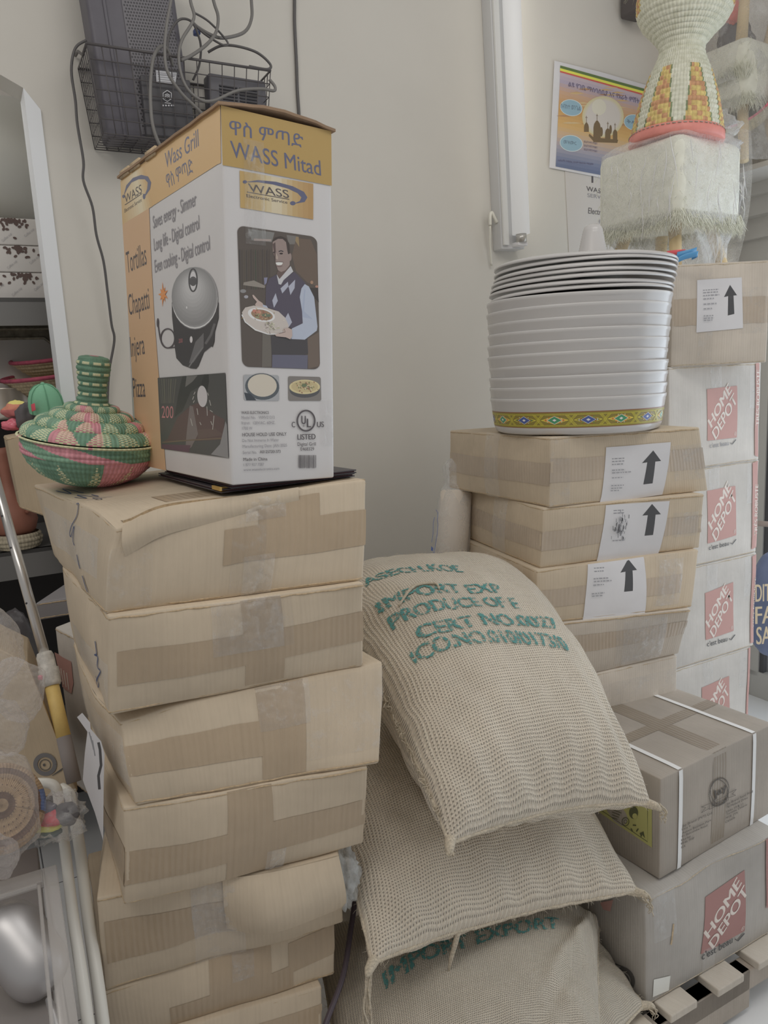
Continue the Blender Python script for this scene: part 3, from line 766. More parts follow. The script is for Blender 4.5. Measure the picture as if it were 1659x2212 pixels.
for k in range(96):
    th = 2*math.pi*k/96; rr = 1.0 if k % 2 else .90
    gear.append((832+165*rr*math.cos(th)-30*rr*math.sin(th)*.0, 375+rr*(232*math.sin(th)-58*math.cos(th))))
for k in range(0, 96, 1):
    a, b = gear[k], gear[(k+1) % 96]; p.line([a, b], 7, BK)
p.ring(832, 375, 142, 202, 9, BK, rot=-9)
p.text('Jay', (745, 475), (960, 330), (725, 370), BK, .02); 
rib = [(540, 618), (668, 560), (710, 545), (980, 415), (965, 395), (1112, 330), (1042, 408), (1100, 425), (980, 470), (975, 510), (672, 655), (665, 640), (543, 710), (612, 620), (540, 618)]
for a, b in zip(rib, rib[1:]): p.line([a, b], 6, BK)
p.line([(668, 570), (672, 655)], 6, BK); p.line([(975, 430), (980, 505)], 6, BK)
p.text('Brand', (715, 605), (945, 500), (715, 565), BK, .02)
for txt, a, b, h_ in (('Jay Brand (PVT) Ltd', (230, 950), (712, 728), 40), ('Unit 9', (228, 1005), (365, 942), 34), ('Axiom Business Park', (232, 1062), (705, 842), 34), ('41 Balcombe Road', (222, 1118), (640, 930), 34), ('Horley', (222, 1180), (372, 1108), 36), ('RH6 7HF', (218, 1238), (432, 1138), 36), ('U.K', (220, 1298), (290, 1265), 36),
        ('Jay Brand Food Prod', (950, 590), (1380, 382), 40), ('78 Mallard Drive', (950, 645), (1298, 480), 36), ('Units 10 & 11', (945, 712), (1220, 582), 36), ('Toronto, Ontario', (948, 758), (1290, 592), 34), ('M1B 1Y9', (942, 818), (1135, 728), 36), ('Canada', (935, 885), (1095, 800), 36)):
    p.text(txt, a, b, (a[0], a[1]-h_), BK, .012)
p.build('printed_lettering', tJ, 'black brand stamp and addresses')
LIME = pm(146, 144, 92, .6, name='yellow_green_label'); OLV = pm(70, 72, 50, .6, name='dark_green_ink')
p = Print(FaceS(ctJ, 'left'), .0008, None, (1200, 1400, 2.724))
p.poly([(60, 780), (570, 905), (570, 1172), (60, 830)], LIME)
p.line([(80, 820), (545, 1137), (545, 930)], 3, OLV); p.ring(418, 1018, 20, 24, 4, OLV); p.ring(418, 1018, 9, 10, 3, OLV)
for a in (0, 120, 240):
    c_, s_ = math.cos(R_(a-90)), math.sin(R_(a-90)); p.line([(470+18*c_-10*s_, 1058+18*s_+10*c_), (470+20*c_+10*s_, 1058+20*s_-10*c_)], 7, OLV)
p.poly([(500, 1085), (522, 1075), (530, 1115), (515, 1095), (508, 1110)], OLV); p.ell(465, 965, 26, 36, OLV); p.ell(472, 985, 14, 16, LIME)
for k in range(4): p.line([(340, 945+k*16), (395-k*8, 968+k*12)], 4, OLV)
p.line([(455, 915), (485, 925)], 7, OLV)
p.build('printed_label', tJ, 'yellow green label with recycling symbols')
Ph = onz(1395, 1940, zJ0); Qh = onz(1395, 2175, PZ); eH = nrm(onz(1668, 2012, PZ)-Qh); nH = A([-eH[1], eH[0], 0])
Rh = Ph+eH*.44; Rh2 = Qh+eH*.44
ctH = Carton([Qh, Rh2, Rh2+nH*.40, Qh+nH*.40], [Ph, Rh, Rh+nH*.40, Ph+nH*.40], 66, amp=.004, bulge=.006)
ctH.dents = [(.25, 0, .98, .05, (0, .004, -.012)), (.0, 0, 1, .05, (0, 0, -.008)), (.45, 0, .9, .10, (0, .010, 0))]
tH = carton_thing('moving_box', ctH, cardboard(140, 136, 131, 'shaded_cardboard'), 'large red logo moving box on the wooden pallet under the strapped carton', 'moving box', raw=RAWG)  # same card as the far stack, darkened to carry this box's shade
T9 = (1200, 1400, 2.724)
hd_logo(ctH, tH, [(873, 1468), (1107, 1305), (1103, 1655), (845, 1795)], ((850, 1828), (1030, 1722), (850, 1785), False), T9, strip=[(1232, 1120), (1262, 1100), (1262, 1500), (1228, 1530)], RED=pm(132, 98, 94, .6, name='shaded_red_box_print'))  # red print darkened too, shade put into its colour
ctH.strip('clear_tape', CLEAR, tH, 'front', .40, .0, .49, .24, .0012, rag=.004); ctH.strip('clear_tape', CLEAR, tH, 'front', .05, .55, .2, 1., .0010, rag=.004)
p = Print(FaceS(ctH, 'left'), .0008, .06, T9); DK = pm(72, 70, 68, .7, name='dark_box_print')
p.ring(412, 1945, 46, 62, 24, DK, -25); p.ring(412, 1945, 22, 30, 10, DK, -25); p.line([(330, 1840), (428, 1882)], 6, DK); p.line([(330, 1855), (380, 1878)], 4, INKG)
p.build('printed_symbol', tH, 'grey wheel symbol print'); p = Print(FaceS(ctH, 'left'), .0008, .06, T9); p.poly([(270, 1490), (345, 1480), (330, 1545), (290, 1530)], RED); p.build('printed_patch', tH, 'red print')
p = Print(FaceS(ctH, 'front'), .0008, .06, T9); p.poly([(575, 1945), (672, 1922), (665, 2010), (570, 2050)], pm(186, 182, 176, .5, name='pale_sticker')); p.build('sticker', tH, 'blank pale sticker'); p = Print(FaceS(ctH, 'front'), .0008, .06, T9); p.line([(683, 1620), (668, 1740)], 9, RAW); p.build('torn_scratch', tH)
# wooden pallet
WOOD = cardboard(154, 147, 137, 'weathered_pallet_wood', 40, .85, .0015)
WOODD = cardboard(138, 130, 121, 'grey_pallet_wood', 40, .85, .0015)
po = Qh-nH*.036-eH*.42; po = A([po[0], po[1], 0])
tP = thing('wooden_pallet', po+eH*.55+nH*.45, 'weathered wooden pallet under the large red logo moving box', 'pallet')
def pbox(mb, a, b, c): 
    (a0, a1), (b0, b1), (c0, c1) = a, b, c; mb.box(po+eH*(a0+a1)/2+nH*(b0+b1)/2+A([0, 0, (c0+c1)/2]), (a1-a0, b1-b0, c1-c0), (eH, nH, A([0, 0, 1])), 0, .003)
for k, y in enumerate((0, .44, .88)):
    mb = MB()
    for (a0, a1) in ((0, .20), (.42, .72), (.92, 1.15)): pbox(mb, (a0, a1), (y, y+.04), (.016, .115))
    pbox(mb, (0, 1.15), (y, y+.04), (.062, .115)); mb.build('stringer', WOODD, tP, smooth=False)
rp = random.Random(3)
for k in range(8):
    a0 = .02+k*.142; mb = MB(); pbox(mb, (a0, a0+.092+rp.uniform(-.01, .012)), (-.012+rp.uniform(-.006, .004), .93), (.1155, .1345)); mb.build('deck_board', WOOD, tP, smooth=False)
for k in range(3):
    a0 = .03+k*.5; mb = MB(); pbox(mb, (a0, a0+.1), (0, .92), (0, .0155)); mb.build('bottom_board', WOOD, tP, smooth=False)

# ================================================================ the grill box and what lies around it
def rotm(yaw, a, b):
    return np.array(Matrix.Rotation(yaw, 3, 'Z') @ Matrix.Rotation(a, 3, 'X') @ Matrix.Rotation(b, 3, 'Y'))
gR = rotm(R_(35.4), R_(.8), R_(3.0)); gO = A([-.2283, 1.1503, 1.3522]); gw, gd, gh = .183, .454, .5387
gX, gY, gZ = gR[:, 0], gR[:, 1], gR[:, 2]
bb = [gO, gO+gX*gw, gO+gX*gw+gY*gd, gO+gY*gd]
ctG = Carton(bb, [p+gZ*gh for p in bb], 70, amp=.0002, bulge=.0, rnd=.003)
GW = pm(166, 164, 164, .38, name='white_printed_card', var=.03, sc=8)
tG = carton_thing('grill_box', ctG, GW, 'tall white and orange printed grill box standing on black folders', 'box', raw=RAW, lips=())
mb = MB()   # top flaps: raw brown edges over the rim, ajar
for (u0, u1, v0, v1, lift) in ((-.03, 1.03, -.01, .50, .010), (-.03, 1.03, .50, 1.01, .004)):
    def fl(u, v, k=0):
        x = u0+(u1-u0)*u; y = v0+(v1-v0)*v
        return ctG.tri(x, y, 1)+gZ*(.003+lift*math.sin(math.pi*u)*(1-v)+.0015*n1((x*5, y*5, 1), 2)-k)
    us, vs = np.linspace(0, 1, 12), np.linspace(0, 1, 12)
    mb.grid(lambda u, v: fl(u, v), us, vs, 0); mb.grid(lambda u, v: fl(u, v, .004), us, vs, 0)
    for e in (0, 1):
        mb.grid(lambda u, v: fl(u, e, .004*v), us, (0, 1), 0); mb.grid(lambda u, v: fl(e, u, .004*v), us, (0, 1), 0)
mb.build('top_flap', cardboard(120, 100, 82, 'brown_flap'), tG)
for y in (.62, .80, .93): mb = MB(); mb.box(ctG.tri(-.01, y, 1.004), (.004, .05, .014), (gX, gY, gZ)); mb.build('torn_flap_tab', RAW, tG)
NAVY = pm(82, 84, 104, .4, name='navy_print'); YEL = pm(145, 122, 78, .4, name='yellow_print'); ORG = pm(166, 138, 110, .4, name='orange_print')
DKT = pm(72, 68, 70, .5, name='dark_print'); BL = pm(40, 40, 44, .5, name='black_print'); GRY = pm(118, 116, 120, .5, name='grey_print')
SF_R = PlaneS(gO, gX, gZ, (.0, gw, .0, gh)); SF_L = PlaneS(gO+gY*gd, -gY, gZ, (.0, gd, .0, gh))
def grad(p, quad, cols, n=14):
    """flat print that runs from colour to colour across a quad (tl, tr, br, bl)"""
    tl, tr, br, bl = [A(q, float) for q in quad]
    for k in range(n):
        a, b = k/n, (k+1)/n; x = (k+.5)/n*(len(cols)-1); i = min(int(x), len(cols)-2); f = x-i
        c = tuple(int(cols[i][j]*(1-f)+cols[i+1][j]*f) for j in range(3))
        p.poly([tl+(tr-tl)*a, tl+(tr-tl)*b, bl+(br-bl)*b, bl+(br-bl)*a], pm(*c, .4, name='gradient_print'))
    p.off += LY*2
# -- narrow face
T2 = (240, 200, 3.318); T3 = (240, 600, 3.19); T5 = (500, 480, 6.914)
p = Print(SF_R, .0007, None, T2)
p.poly([(740, 60), (1600, 250), (1600, 672), (1445, 643), (920, 541), (770, 515), (740, 508)], YEL)
grad(p, [(920, 560), (1447, 655), (1447, 910), (925, 825)], [(152, 128, 86), (160, 142, 106), (172, 164, 144), (154, 132, 96), (144, 116, 80)])
p.text('ዋስ ምጣድ', (848, 298), (1375, 397), (845, 192), NAVY, .012, True)
p.text('WASS Mitad', (860, 462), (1503, 596), (850, 342), NAVY, .008)
p.poly([(955, 643), (1050, 628), (1180, 640), (1300, 672), (1380, 712), (1405, 752), (1385, 785), (1300, 800), (1350, 778), (1362, 752), (1335, 722), (1268, 690), (1160, 660), (1050, 643)], NAVY)
p.ell(957, 641, 15, 12, NAVY); p.ell(1300, 794, 20, 15, NAVY)
p.text('WASS', (988, 710), (1275, 758), (978, 650), DKT, .008); p.line([(972, 713), (1275, 766)], 5, DKT)
p.text('Electronic Service', (970, 750), (1262, 798), (967, 727), DKT, .012)
p.build('front_print', tG, 'yellow header print with navy lettering and logo')
p = Print(SF_R, .0007, None, T5)
def rrect(x0, y0, x1, y1, r, q, n=8):
    """rounded rectangle mapped into the quad q (tl, tr, br, bl)"""
    P = []
    for cx, cy, a in ((x1-r[0], y0+r[1], -90), (x1-r[0], y1-r[1], 0), (x0+r[0], y1-r[1], 90), (x0+r[0], y0+r[1], 180)):
        for k in range(n+1):
            t = R_(a+90*k/n); P.append((cx+r[0]*math.cos(t), cy+r[1]*math.sin(t)))
    tl, tr, br, bl = [A(c, float) for c in q]
    return [tuple(tl*(1-x)*(1-y)+tr*x*(1-y)+br*x*y+bl*(1-x)*y) for x, y in P]
qp = [(82, 48), (1275, 222), (1320, 2200), (160, 2158)]
p.poly(rrect(0, 0, 1, 1, (.09, .05), qp), pm(78, 72, 68, .4, name='photo_print'))
c_ = lambda r, g, b: pm(*[int(94+(x*.6+(r+g+b)/3*.4-94)*.86) if x*.6+(r+g+b)/3*.4 > 94 else int(x*.6+(r+g+b)/3*.4) for x in (r, g, b)], .4, name='photo_print')
p.poly([(240, 100), (640, 155), (600, 300), (300, 270)], c_(110, 108, 104)); p.poly([(820, 190), (1000, 215), (1000, 330), (850, 330)], c_(104, 98, 92))
p.poly([(960, 240), (1180, 260), (1270, 480), (1290, 960), (1130, 900), (960, 730), (900, 500)], c_(98, 80, 66)); p.poly([(960, 215), (1000, 225), (1010, 370), (950, 280)], c_(140, 112, 70))
for k in range(14):
    x = 110+k*34; p.poly([(x, 420+7*(k % 5)), (x+16, 400), (x+22, 1000), (x+6, 1010)], c_(66+(k*7) % 16, 62+(k*5) % 12, 60))
p.poly([(1150, 980), (1285, 985), (1300, 1200), (1190, 1080)], c_(62, 56, 54)); p.poly([(460, 1600), (600, 1660), (590, 2160), (450, 2165)], c_(96, 88, 80)); p.poly([(1130, 1740), (1300, 1640), (1310, 2150), (1140, 2190)], c_(100, 84, 72))
p.poly([(180, 900), (330, 870), (500, 950), (490, 985), (170, 940)], c_(128, 116, 106)); p.poly([(480, 830), (535, 825), (520, 910), (490, 940)], c_(108, 108, 146)); p.ell(170, 1030, 45, 28, c_(120, 118, 120)); p.ell(215, 1115, 32, 24, c_(140, 138, 150))
p.ell(1195, 900, 22, 26, c_(160, 112, 80)); p.ell(1270, 962, 24, 18, c_(176, 108, 84)); p.line([(330, 262), (590, 272)], 34, c_(150, 128, 122))
# the smiling man in the knitted vest, as printed
VEST = c_(74, 68, 84); SHIRT = c_(150, 162, 186); SKIN = c_(138, 112, 104); SKIND = c_(96, 76, 70)
p.poly([(560, 840), (670, 780), (760, 860), (935, 740), (1110, 920), (1030, 990), (1050, 1300), (1065, 1500), (900, 1590), (850, 1560), (830, 1450), (640, 1310), (505, 1260), (510, 960)], VEST)
p.poly([(580, 1690), (820, 1720), (1130, 1740), (1140, 1960), (1020, 2020), (600, 2010)], c_(66, 62, 66)); p.poly([(605, 1980), (1135, 1985), (1130, 2190), (600, 2170)], c_(84, 84, 108))
for q in ([(728, 990), (838, 890), (846, 960), (755, 1065)], [(848, 960), (946, 858), (938, 985), (876, 1090)], [(605, 1170), (655, 1060), (688, 1175), (630, 1280)], [(800, 1430), (842, 1355), (900, 1495), (850, 1570)]): p.poly(q, c_(148, 152, 176))
p.poly([(1090, 925), (1150, 960), (1230, 1120), (1280, 1560), (1270, 1620), (1090, 1755), (890, 1745), (895, 1590), (1060, 1510), (1050, 1330), (1015, 1120), (1040, 990)], SHIRT)
p.poly([(1050, 1320), (1080, 1000), (1100, 1010), (1080, 1330), (1210, 1450), (1060, 1420)], c_(138, 152, 182)); p.line([(1000, 1600), (1100, 1640), (1040, 1740)], 26, c_(148, 160, 186))
p.poly([(680, 740), (860, 650), (870, 700), (770, 850), (715, 870), (670, 790)], SKIND); p.poly([(670, 780), (712, 850), (880, 655), (918, 738), (775, 865), (735, 935), (700, 925)], c_(172, 172, 178))
p.poly([(610, 300), (650, 240), (730, 215), (800, 240), (850, 320), (868, 440), (865, 640), (800, 720), (740, 745), (690, 720), (655, 620), (640, 520), (612, 440)], SKIN)
p.poly([(600, 300), (640, 235), (730, 208), (810, 240), (860, 320), (868, 470), (840, 480), (825, 400), (810, 300), (760, 252), (690, 250), (620, 290)], c_(66, 56, 52)); p.ell(872, 522, 20, 58, SKIN)
p.poly([(612, 330), (650, 300), (660, 480), (655, 600), (640, 520)], c_(84, 66, 62)); p.line([(700, 440), (735, 428), (770, 440)], 14, BL); p.ell(738, 470, 26, 13, c_(60, 48, 48)); p.ell(630, 452, 12, 12, c_(60, 48, 48))
p.poly([(655, 450), (690, 520), (690, 560), (655, 545)], c_(160, 134, 122)); p.poly([(655, 600), (700, 598), (765, 602), (745, 640), (690, 645), (662, 630)], c_(204, 196, 190)); p.line([(655, 598), (710, 592), (770, 600)], 10, SKIND); p.line([(668, 660), (720, 665), (755, 650)], 12, c_(110, 80, 78))
HAND = c_(176, 146, 136)
p.poly([(305, 1090), (325, 1085), (400, 1170), (460, 1210), (485, 1270), (390, 1290), (345, 1230), (375, 1190), (320, 1130)], HAND); p.poly([(460, 1230), (520, 1250), (545, 1290), (470, 1270)], SHIRT)
p.poly([(150, 1350), (200, 1275), (330, 1245), (490, 1270), (700, 1335), (800, 1430), (850, 1540), (840, 1600), (690, 1680), (540, 1680), (350, 1620), (200, 1500)], c_(178, 164, 154)); p.line([(150, 1380), (200, 1490), (350, 1605), (540, 1672), (690, 1672), (835, 1600)], 16, c_(206, 202, 196))
p.ell(442, 1385, 205, 98, c_(210, 206, 204), 12); p.ell(450, 1385, 165, 76, c_(150, 108, 76), 12); p.ell(352, 1335, 48, 26, c_(196, 102, 80), 30); p.ell(385, 1400, 26, 38, c_(136, 150, 96)); p.ell(515, 1390, 72, 26, c_(92, 110, 84), 5); p.ell(415, 1345, 36, 20, c_(196, 112, 90), 60)
rp = random.Random(5)
for k in range(40): p.ell(450+rp.gauss(0, 80), 1390+rp.gauss(0, 38), rp.uniform(8, 18), rp.uniform(4, 8), c_(*rp.choice([(110, 72, 52), (196, 150, 96), (170, 90, 70), (150, 116, 70)])), rp.uniform(0, 180), 10)
for k in range(60): p.ell(580+rp.gauss(0, 62), 1560+rp.gauss(0, 36), rp.uniform(7, 16), rp.uniform(3, 7), c_(*rp.choice([(170, 176, 120), (196, 196, 160), (128, 110, 100), (208, 188, 170), (140, 150, 96)])), rp.uniform(0, 180), 10)
p.off += LY*2; p.poly([(640, 1680), (760, 1640), (780, 1590), (840, 1580), (895, 1605), (900, 1700), (870, 1750), (800, 1720), (660, 1705)], HAND); p.line([(780, 1600), (795, 1640), (700, 1665)], 8, SKIND)
p.build('photo_print', tG, 'printed photo of a man in a blue vest holding a plate')
p = Print(SF_R, .0007, None, T3)
p.poly(rrect(0, 0, 1, 1, (.06, .08), [(910, 668), (1155, 672), (1158, 848), (915, 845)]), c_(142, 144, 148)); p.ell(1040, 750, 118, 92, c_(72, 80, 88), 5); p.ell(1040, 742, 100, 78, c_(186, 172, 150), 5); p.poly([(915, 790), (960, 800), (1000, 845), (930, 845)], c_(56, 62, 70))
p.poly(rrect(0, 0, 1, 1, (.06, .08), [(1218, 678), (1443, 684), (1447, 848), (1220, 848)]), c_(112, 104, 98)); p.ell(1332, 775, 104, 52, c_(74, 74, 78)); p.ell(1332, 752, 106, 50, c_(198, 178, 112)); p.ell(1332, 750, 92, 40, c_(186, 160, 96))
for k in range(60): p.ell(1332+rp.gauss(0, 42), 750+rp.gauss(0, 17), rp.uniform(3, 8), rp.uniform(2, 4), c_(*rp.choice([(150, 84, 66), (206, 196, 150), (110, 120, 70)])), rp.uniform(0, 180), 8)
p.off += LY*2; p.ell(1328, 742, 18, 11, c_(92, 112, 72))
for txt, a, b, h_, mt, bo in (('WASS ELECTRONICS', (895, 938), (1085, 938), 19, DKT, .012), ('Model No.', (897, 973), (995, 972), 20, GRY, 0), ('WMV21212', (1015, 972), (1125, 970), 20, GRY, 0), ('Input:', (898, 1009), (957, 1008), 20, GRY, 0), ('120V/AC, 60HZ,', (978, 1010), (1128, 1007), 20, GRY, 0), ('1700 W', (902, 1047), (972, 1046), 20, GRY, 0),
        ('HOUSE HOLD USE ONLY', (903, 1093), (1207, 1087), 24, DKT, .008), ('Do Not Immerse In Water', (903, 1132), (1155, 1126), 21, GRY, 0), ('Manufacturing Date: JAN 2025', (905, 1172), (1210, 1163), 21, GRY, 0), ('Serial No.', (906, 1214), (1003, 1212), 21, GRY, 0), ('A01257201373', (1023, 1210), (1165, 1206), 21, DKT, .012),
        ('Made in China', (910, 1262), (1075, 1258), 22, DKT, .01), ('1 877 927 7287', (911, 1298), (1053, 1294), 19, GRY, .005), ('www.wasselectronics.com', (911, 1332), (1157, 1322), 18, GRY, .005),
        ('C', (1243, 1030), (1265, 1030), 38, DKT, .02), ('US', (1417, 1030), (1463, 1028), 38, DKT, .02), ('U', (1310, 1008), (1338, 1008), 58, DKT, .03), ('L', (1348, 1030), (1373, 1030), 60, DKT, .03), ('®', (1318, 1028), (1332, 1028), 13, DKT, 0), ('LISTED', (1282, 1116), (1405, 1112), 38, DKT, .02), ('Digital Grill', (1282, 1158), (1408, 1156), 24, DKT, .0), ('E468329', (1303, 1191), (1396, 1189), 22, DKT, .0)):
    p.text(txt, a, b, (a[0]-1, a[1]-h_), mt, bo)
p.ring(1340, 985, 60, 70, 11, DKT)
x = 1288
while x < 1408:
    w_ = rp.choice([2.2, 3.2, 5]); p.poly([(x, 1222), (x+w_, 1222), (x+w_, 1312 if rp.random() < .8 else 1306), (x, 1312)], DKT); x += w_+rp.choice([2.5, 3.5, 4.5])
p.build('small_print', tG, 'small food pictures, product text and barcode')
# -- wide face
p = Print(SF_L, .0007, None, T2)
p.poly([(60, 640), (400, 330), (790, 60), (790, 505), (765, 515), (275, 829), (78, 950), (50, 965)], pm(166, 138, 98, .4, name='yellow_print'))
grad(p, [(60, 650), (232, 520), (300, 815), (76, 950)], [(164, 138, 98), (170, 152, 122), (178, 168, 144), (164, 136, 96)])
p.poly([(60, 955), (78, 950), (275, 829), (290, 1200), (312, 1600), (400, 2800), (380, 2800), (200, 2800)], ORG)
p.text('Wass Grill', (394, 545), (632, 383), (388, 432), NAVY, .012); p.text('ዋስ ምጣድ', (408, 688), (596, 572), (392, 588), NAVY, .01, True)
p.poly([(92, 745), (112, 665), (160, 612), (220, 590), (268, 602), (291, 645), (283, 692), (255, 735), (240, 748), (262, 690), (266, 645), (245, 622), (200, 622), (150, 645), (118, 690)], NAVY)
p.ell(92, 745, 9, 12, NAVY); p.ell(240, 745, 10, 20, NAVY)
p.text('WASS', (104, 795), (225, 718), (98, 735), DKT, .0); p.line([(102, 806), (226, 724)], 5, DKT); p.text('Electronic Service', (100, 862), (222, 780), (98, 836), DKT, .0)
for txt, a, b, t_ in (('Saves energy - Simmer', (305, 975), (615, 805), (300, 885)), ('Long life - Digital control', (312, 1135), (637, 977), (307, 1045)), ('Even cooking - Digital control', (318, 1290), (712, 1125), (313, 1200))):
    p.text(txt, a, b, t_, GRY, .012)
p.tf = (0, 460, 3.686)
for txt, a, b, t_ in (('Tortillas', (1018, 480), (1174, 408), (1004, 312)), ('Chapatti', (1032, 815), (1197, 760), (1020, 650)), ('Injera', (1048, 1146), (1158, 1122), (1036, 985)), ('Pizza', (1066, 1466), (1163, 1464), (1056, 1310)), ('Pita', (1085, 1760), (1155, 1775), (1074, 1630))):
    p.text(txt, a, b, t_, DKT, .0)
p.tf = (330, 560, 5.03)
p.poly([(118+(52 if k % 2 else 26)*math.cos(k*math.pi/9)*(1.05 if k % 4 == 1 else .85), 382+(140 if k % 2 else 66)*math.sin(k*math.pi/9)*(1.0 if k % 4 == 1 else .7)) for k in range(18)], pm(190, 120, 74, .4, name='orange_print'))
p.text('NEW', (98, 392), (138, 376), (98, 372), ORG)
p.line(spline([A(x, float) for x in [(60, 690), (75, 800), (95, 890), (150, 960), (250, 955)]], 6), 12, DKT); p.ell(60, 690, 12, 50, DKT); p.ring(168, 860, 76, 104, 14, DKT)
p.poly([(213, 470), (215, 620), (232, 780), (245, 960), (262, 1075), (330, 1150), (420, 1185), (475, 1190), (500, 1160), (560, 1010), (640, 945), (655, 955), (675, 890), (680, 790), (720, 640), (720, 470), (465, 300)], c_(64, 62, 64))
p.poly([(470, 900), (560, 800), (560, 960), (450, 1120), (400, 1130)], c_(96, 94, 96)); p.line([(400, 1170), (480, 1050), (550, 960)], 14, c_(110, 108, 110)); p.line([(580, 920), (640, 820), (680, 700)], 26, c_(92, 90, 92)); p.text('200', (288, 910), (330, 905), (288, 865), c_(180, 80, 84))
p.ell(464, 430, 251, 335, c_(104, 104, 108)); p.ell(464, 422, 251, 333, c_(196, 196, 200)); p.ell(464, 412, 248, 328, c_(132, 132, 136))
for k in range(9):
    f = k/8; p.ell(455-20*f, 405-105*f, 244-170*f, 318-220*f, c_(int(122+48*f), int(122+48*f), int(125+47*f)))
p.ring(446, 228, 44, 122, 16, c_(66, 66, 70)); p.ell(446, 232, 34, 100, c_(188, 186, 190)); p.ell(446, 240, 40, 52, c_(74, 74, 78)); p.line([(408, 215), (446, 200), (486, 215)], 14, c_(84, 84, 88)); p.ell(376, 525, 7, 14, c_(205, 205, 208))
p.ell(425, 873, 15, 36, c_(196, 190, 192))
p.poly([(60, 1290), (795, 1234), (832, 2160), (98, 2058)], c_(72, 71, 70))
p.poly([(330, 1272), (580, 1250), (520, 1380), (420, 1440), (330, 1650), (240, 1720), (290, 1440)], c_(58, 60, 58)); p.poly([(375, 1270), (495, 1262), (440, 1330), (360, 1390)], c_(96, 95, 92)); p.poly([(570, 1250), (615, 1250), (620, 1330), (600, 1440), (530, 1360)], c_(52, 54, 52))
for k in range(8): p.poly([(70+k*26, 1300), (84+k*26, 1300), (110+k*18, 1560), (98+k*18, 1570)], c_(82+(k % 3)*6, 80+(k % 3)*6, 78))
p.off += LY*2
p.poly([(275, 1720), (420, 1590), (500, 1560), (690, 1690), (790, 1740), (770, 1960), (740, 1960), (110, 1990), (170, 1950)], c_(88, 66, 64)); p.poly([(410, 1590), (445, 1600), (500, 1900), (430, 2040), (360, 2090), (380, 1850)], c_(108, 94, 92)); p.poly([(500, 1850), (690, 1840), (780, 1910), (500, 1950)], c_(92, 72, 68)); p.line([(110, 1990), (420, 1965), (765, 1945)], 14, c_(104, 84, 66)); p.poly([(105, 2010), (420, 2020), (400, 2100), (110, 2055)], c_(90, 60, 74)); p.poly([(800, 1760), (815, 1800), (832, 2160), (640, 2120), (740, 2010)], c_(120, 118, 120))
p.ell(547, 1490, 54, 116, c_(176, 170, 172), -3); p.text('200', (105, 1722), (232, 1728), (105, 1592), c_(188, 96, 100), -.004)
for a, b in (((455, 1470), (470, 1440)), ((440, 1525), (455, 1490)), ((605, 1450), (615, 1480)), ((625, 1530), (640, 1590)), ((630, 1640), (660, 1660)), ((420, 1730), (440, 1810)), ((490, 1620), (500, 1690)), ((598, 1600), (602, 1700)), ((640, 1760), (655, 1800)), ((675, 1700), (660, 1850)), ((520, 1770), (535, 1800)), ((450, 1560), (462, 1535))): p.line([a, b], 7, c_(160, 156, 150))
p.build('side_print', tG, 'orange side print with menu words and picture of the grill')
# tape scars on the narrow face
SHINE = film('clear_tape', 200, 198, 196, .05, .08, .003, 60)
for (u0, v0, u1, v1) in ((.18, .66, .36, .93), (.86, .10, 1.0, .24)): crumple('clear_tape', ctG, tG, 'front', u0, v0, u1, v1, .005, 31, SHINE)

# black menu folders under the box
FOLD = pm(46, 43, 48, .35, name='black_leatherette', bump=.0006, sc=260); PAGE = pm(72, 44, 48, .6, name='maroon_edge')
zt = ltop[1][2]+.0075
def folder(name, px_near, px_left, z, w_, label, th=.006, extra=False):
    a = onz(*px_near, z); e = nrm(onz(*px_left, z)-a); n = nrm(np.cross([0, 0, 1], e))*-1
    if n[0] < 0: n = -n
    t = thing(name, a, label, 'menu folder', 'black menu folders under the grill box')
    ln = .34
    for k, nm in ((0, 'cover'), (1, 'cover')):
        mb = MB(); mb.box(a+e*ln/2+n*w_/2+A([0, 0, .0012+k*(th-.002)]), (ln, w_, .002), (e, n, A([0, 0, 1])), 0, .0008); o = mb.build(nm, FOLD, t)
    mb = MB(); mb.box(a+e*ln/2+n*w_/2+A([0, 0, th/2]), (ln-.006, w_-.006, th-.004), (e, n, A([0, 0, 1]))); mb.build('pages', PAGE, t, smooth=False)
    if extra:
        mb = MB(); c = a+A([0, 0, th+.0008]); mb.add([c-A([0, 0, th*.8]), c+e*.036, c+e*.036+A([0, 0, .0006]), c+n*.03, c+n*.03+A([0, 0, .0006]), c+A([0, 0, .0006])], [(0, 1, 2), (5, 2, 4), (1, 3, 4, 2), (0, 3, 1)]); mb.box(c+e*.018, (.036, .0035, .006), (e, n, A([0, 0, 1])))
        mb.build('corner_guard', metal('brass', 176, 150, 92, .35), t, smooth=False)['label'] = 'brass corner guard'
        mb = MB(); cc = a+e*.16+n*.05+A([0, 0, th+.0004]); mb.tube([cc+e*.03*math.cos(x)+n*.03*math.sin(x) for x in np.linspace(.6, 3.9, 20)], .0004, 5); mb.build('emblem', pm(120, 116, 110, .5), t)
    return t
folder('menu_folder', (478, 1066), (320, 1022), zt-.006, .24, 'black menu folder with brass corner, lower one under the grill box', extra=True)
folder('menu_folder', (500, 1056), (330, 1014), zt+.0012, .225, 'black menu folder lying directly under the grill box')

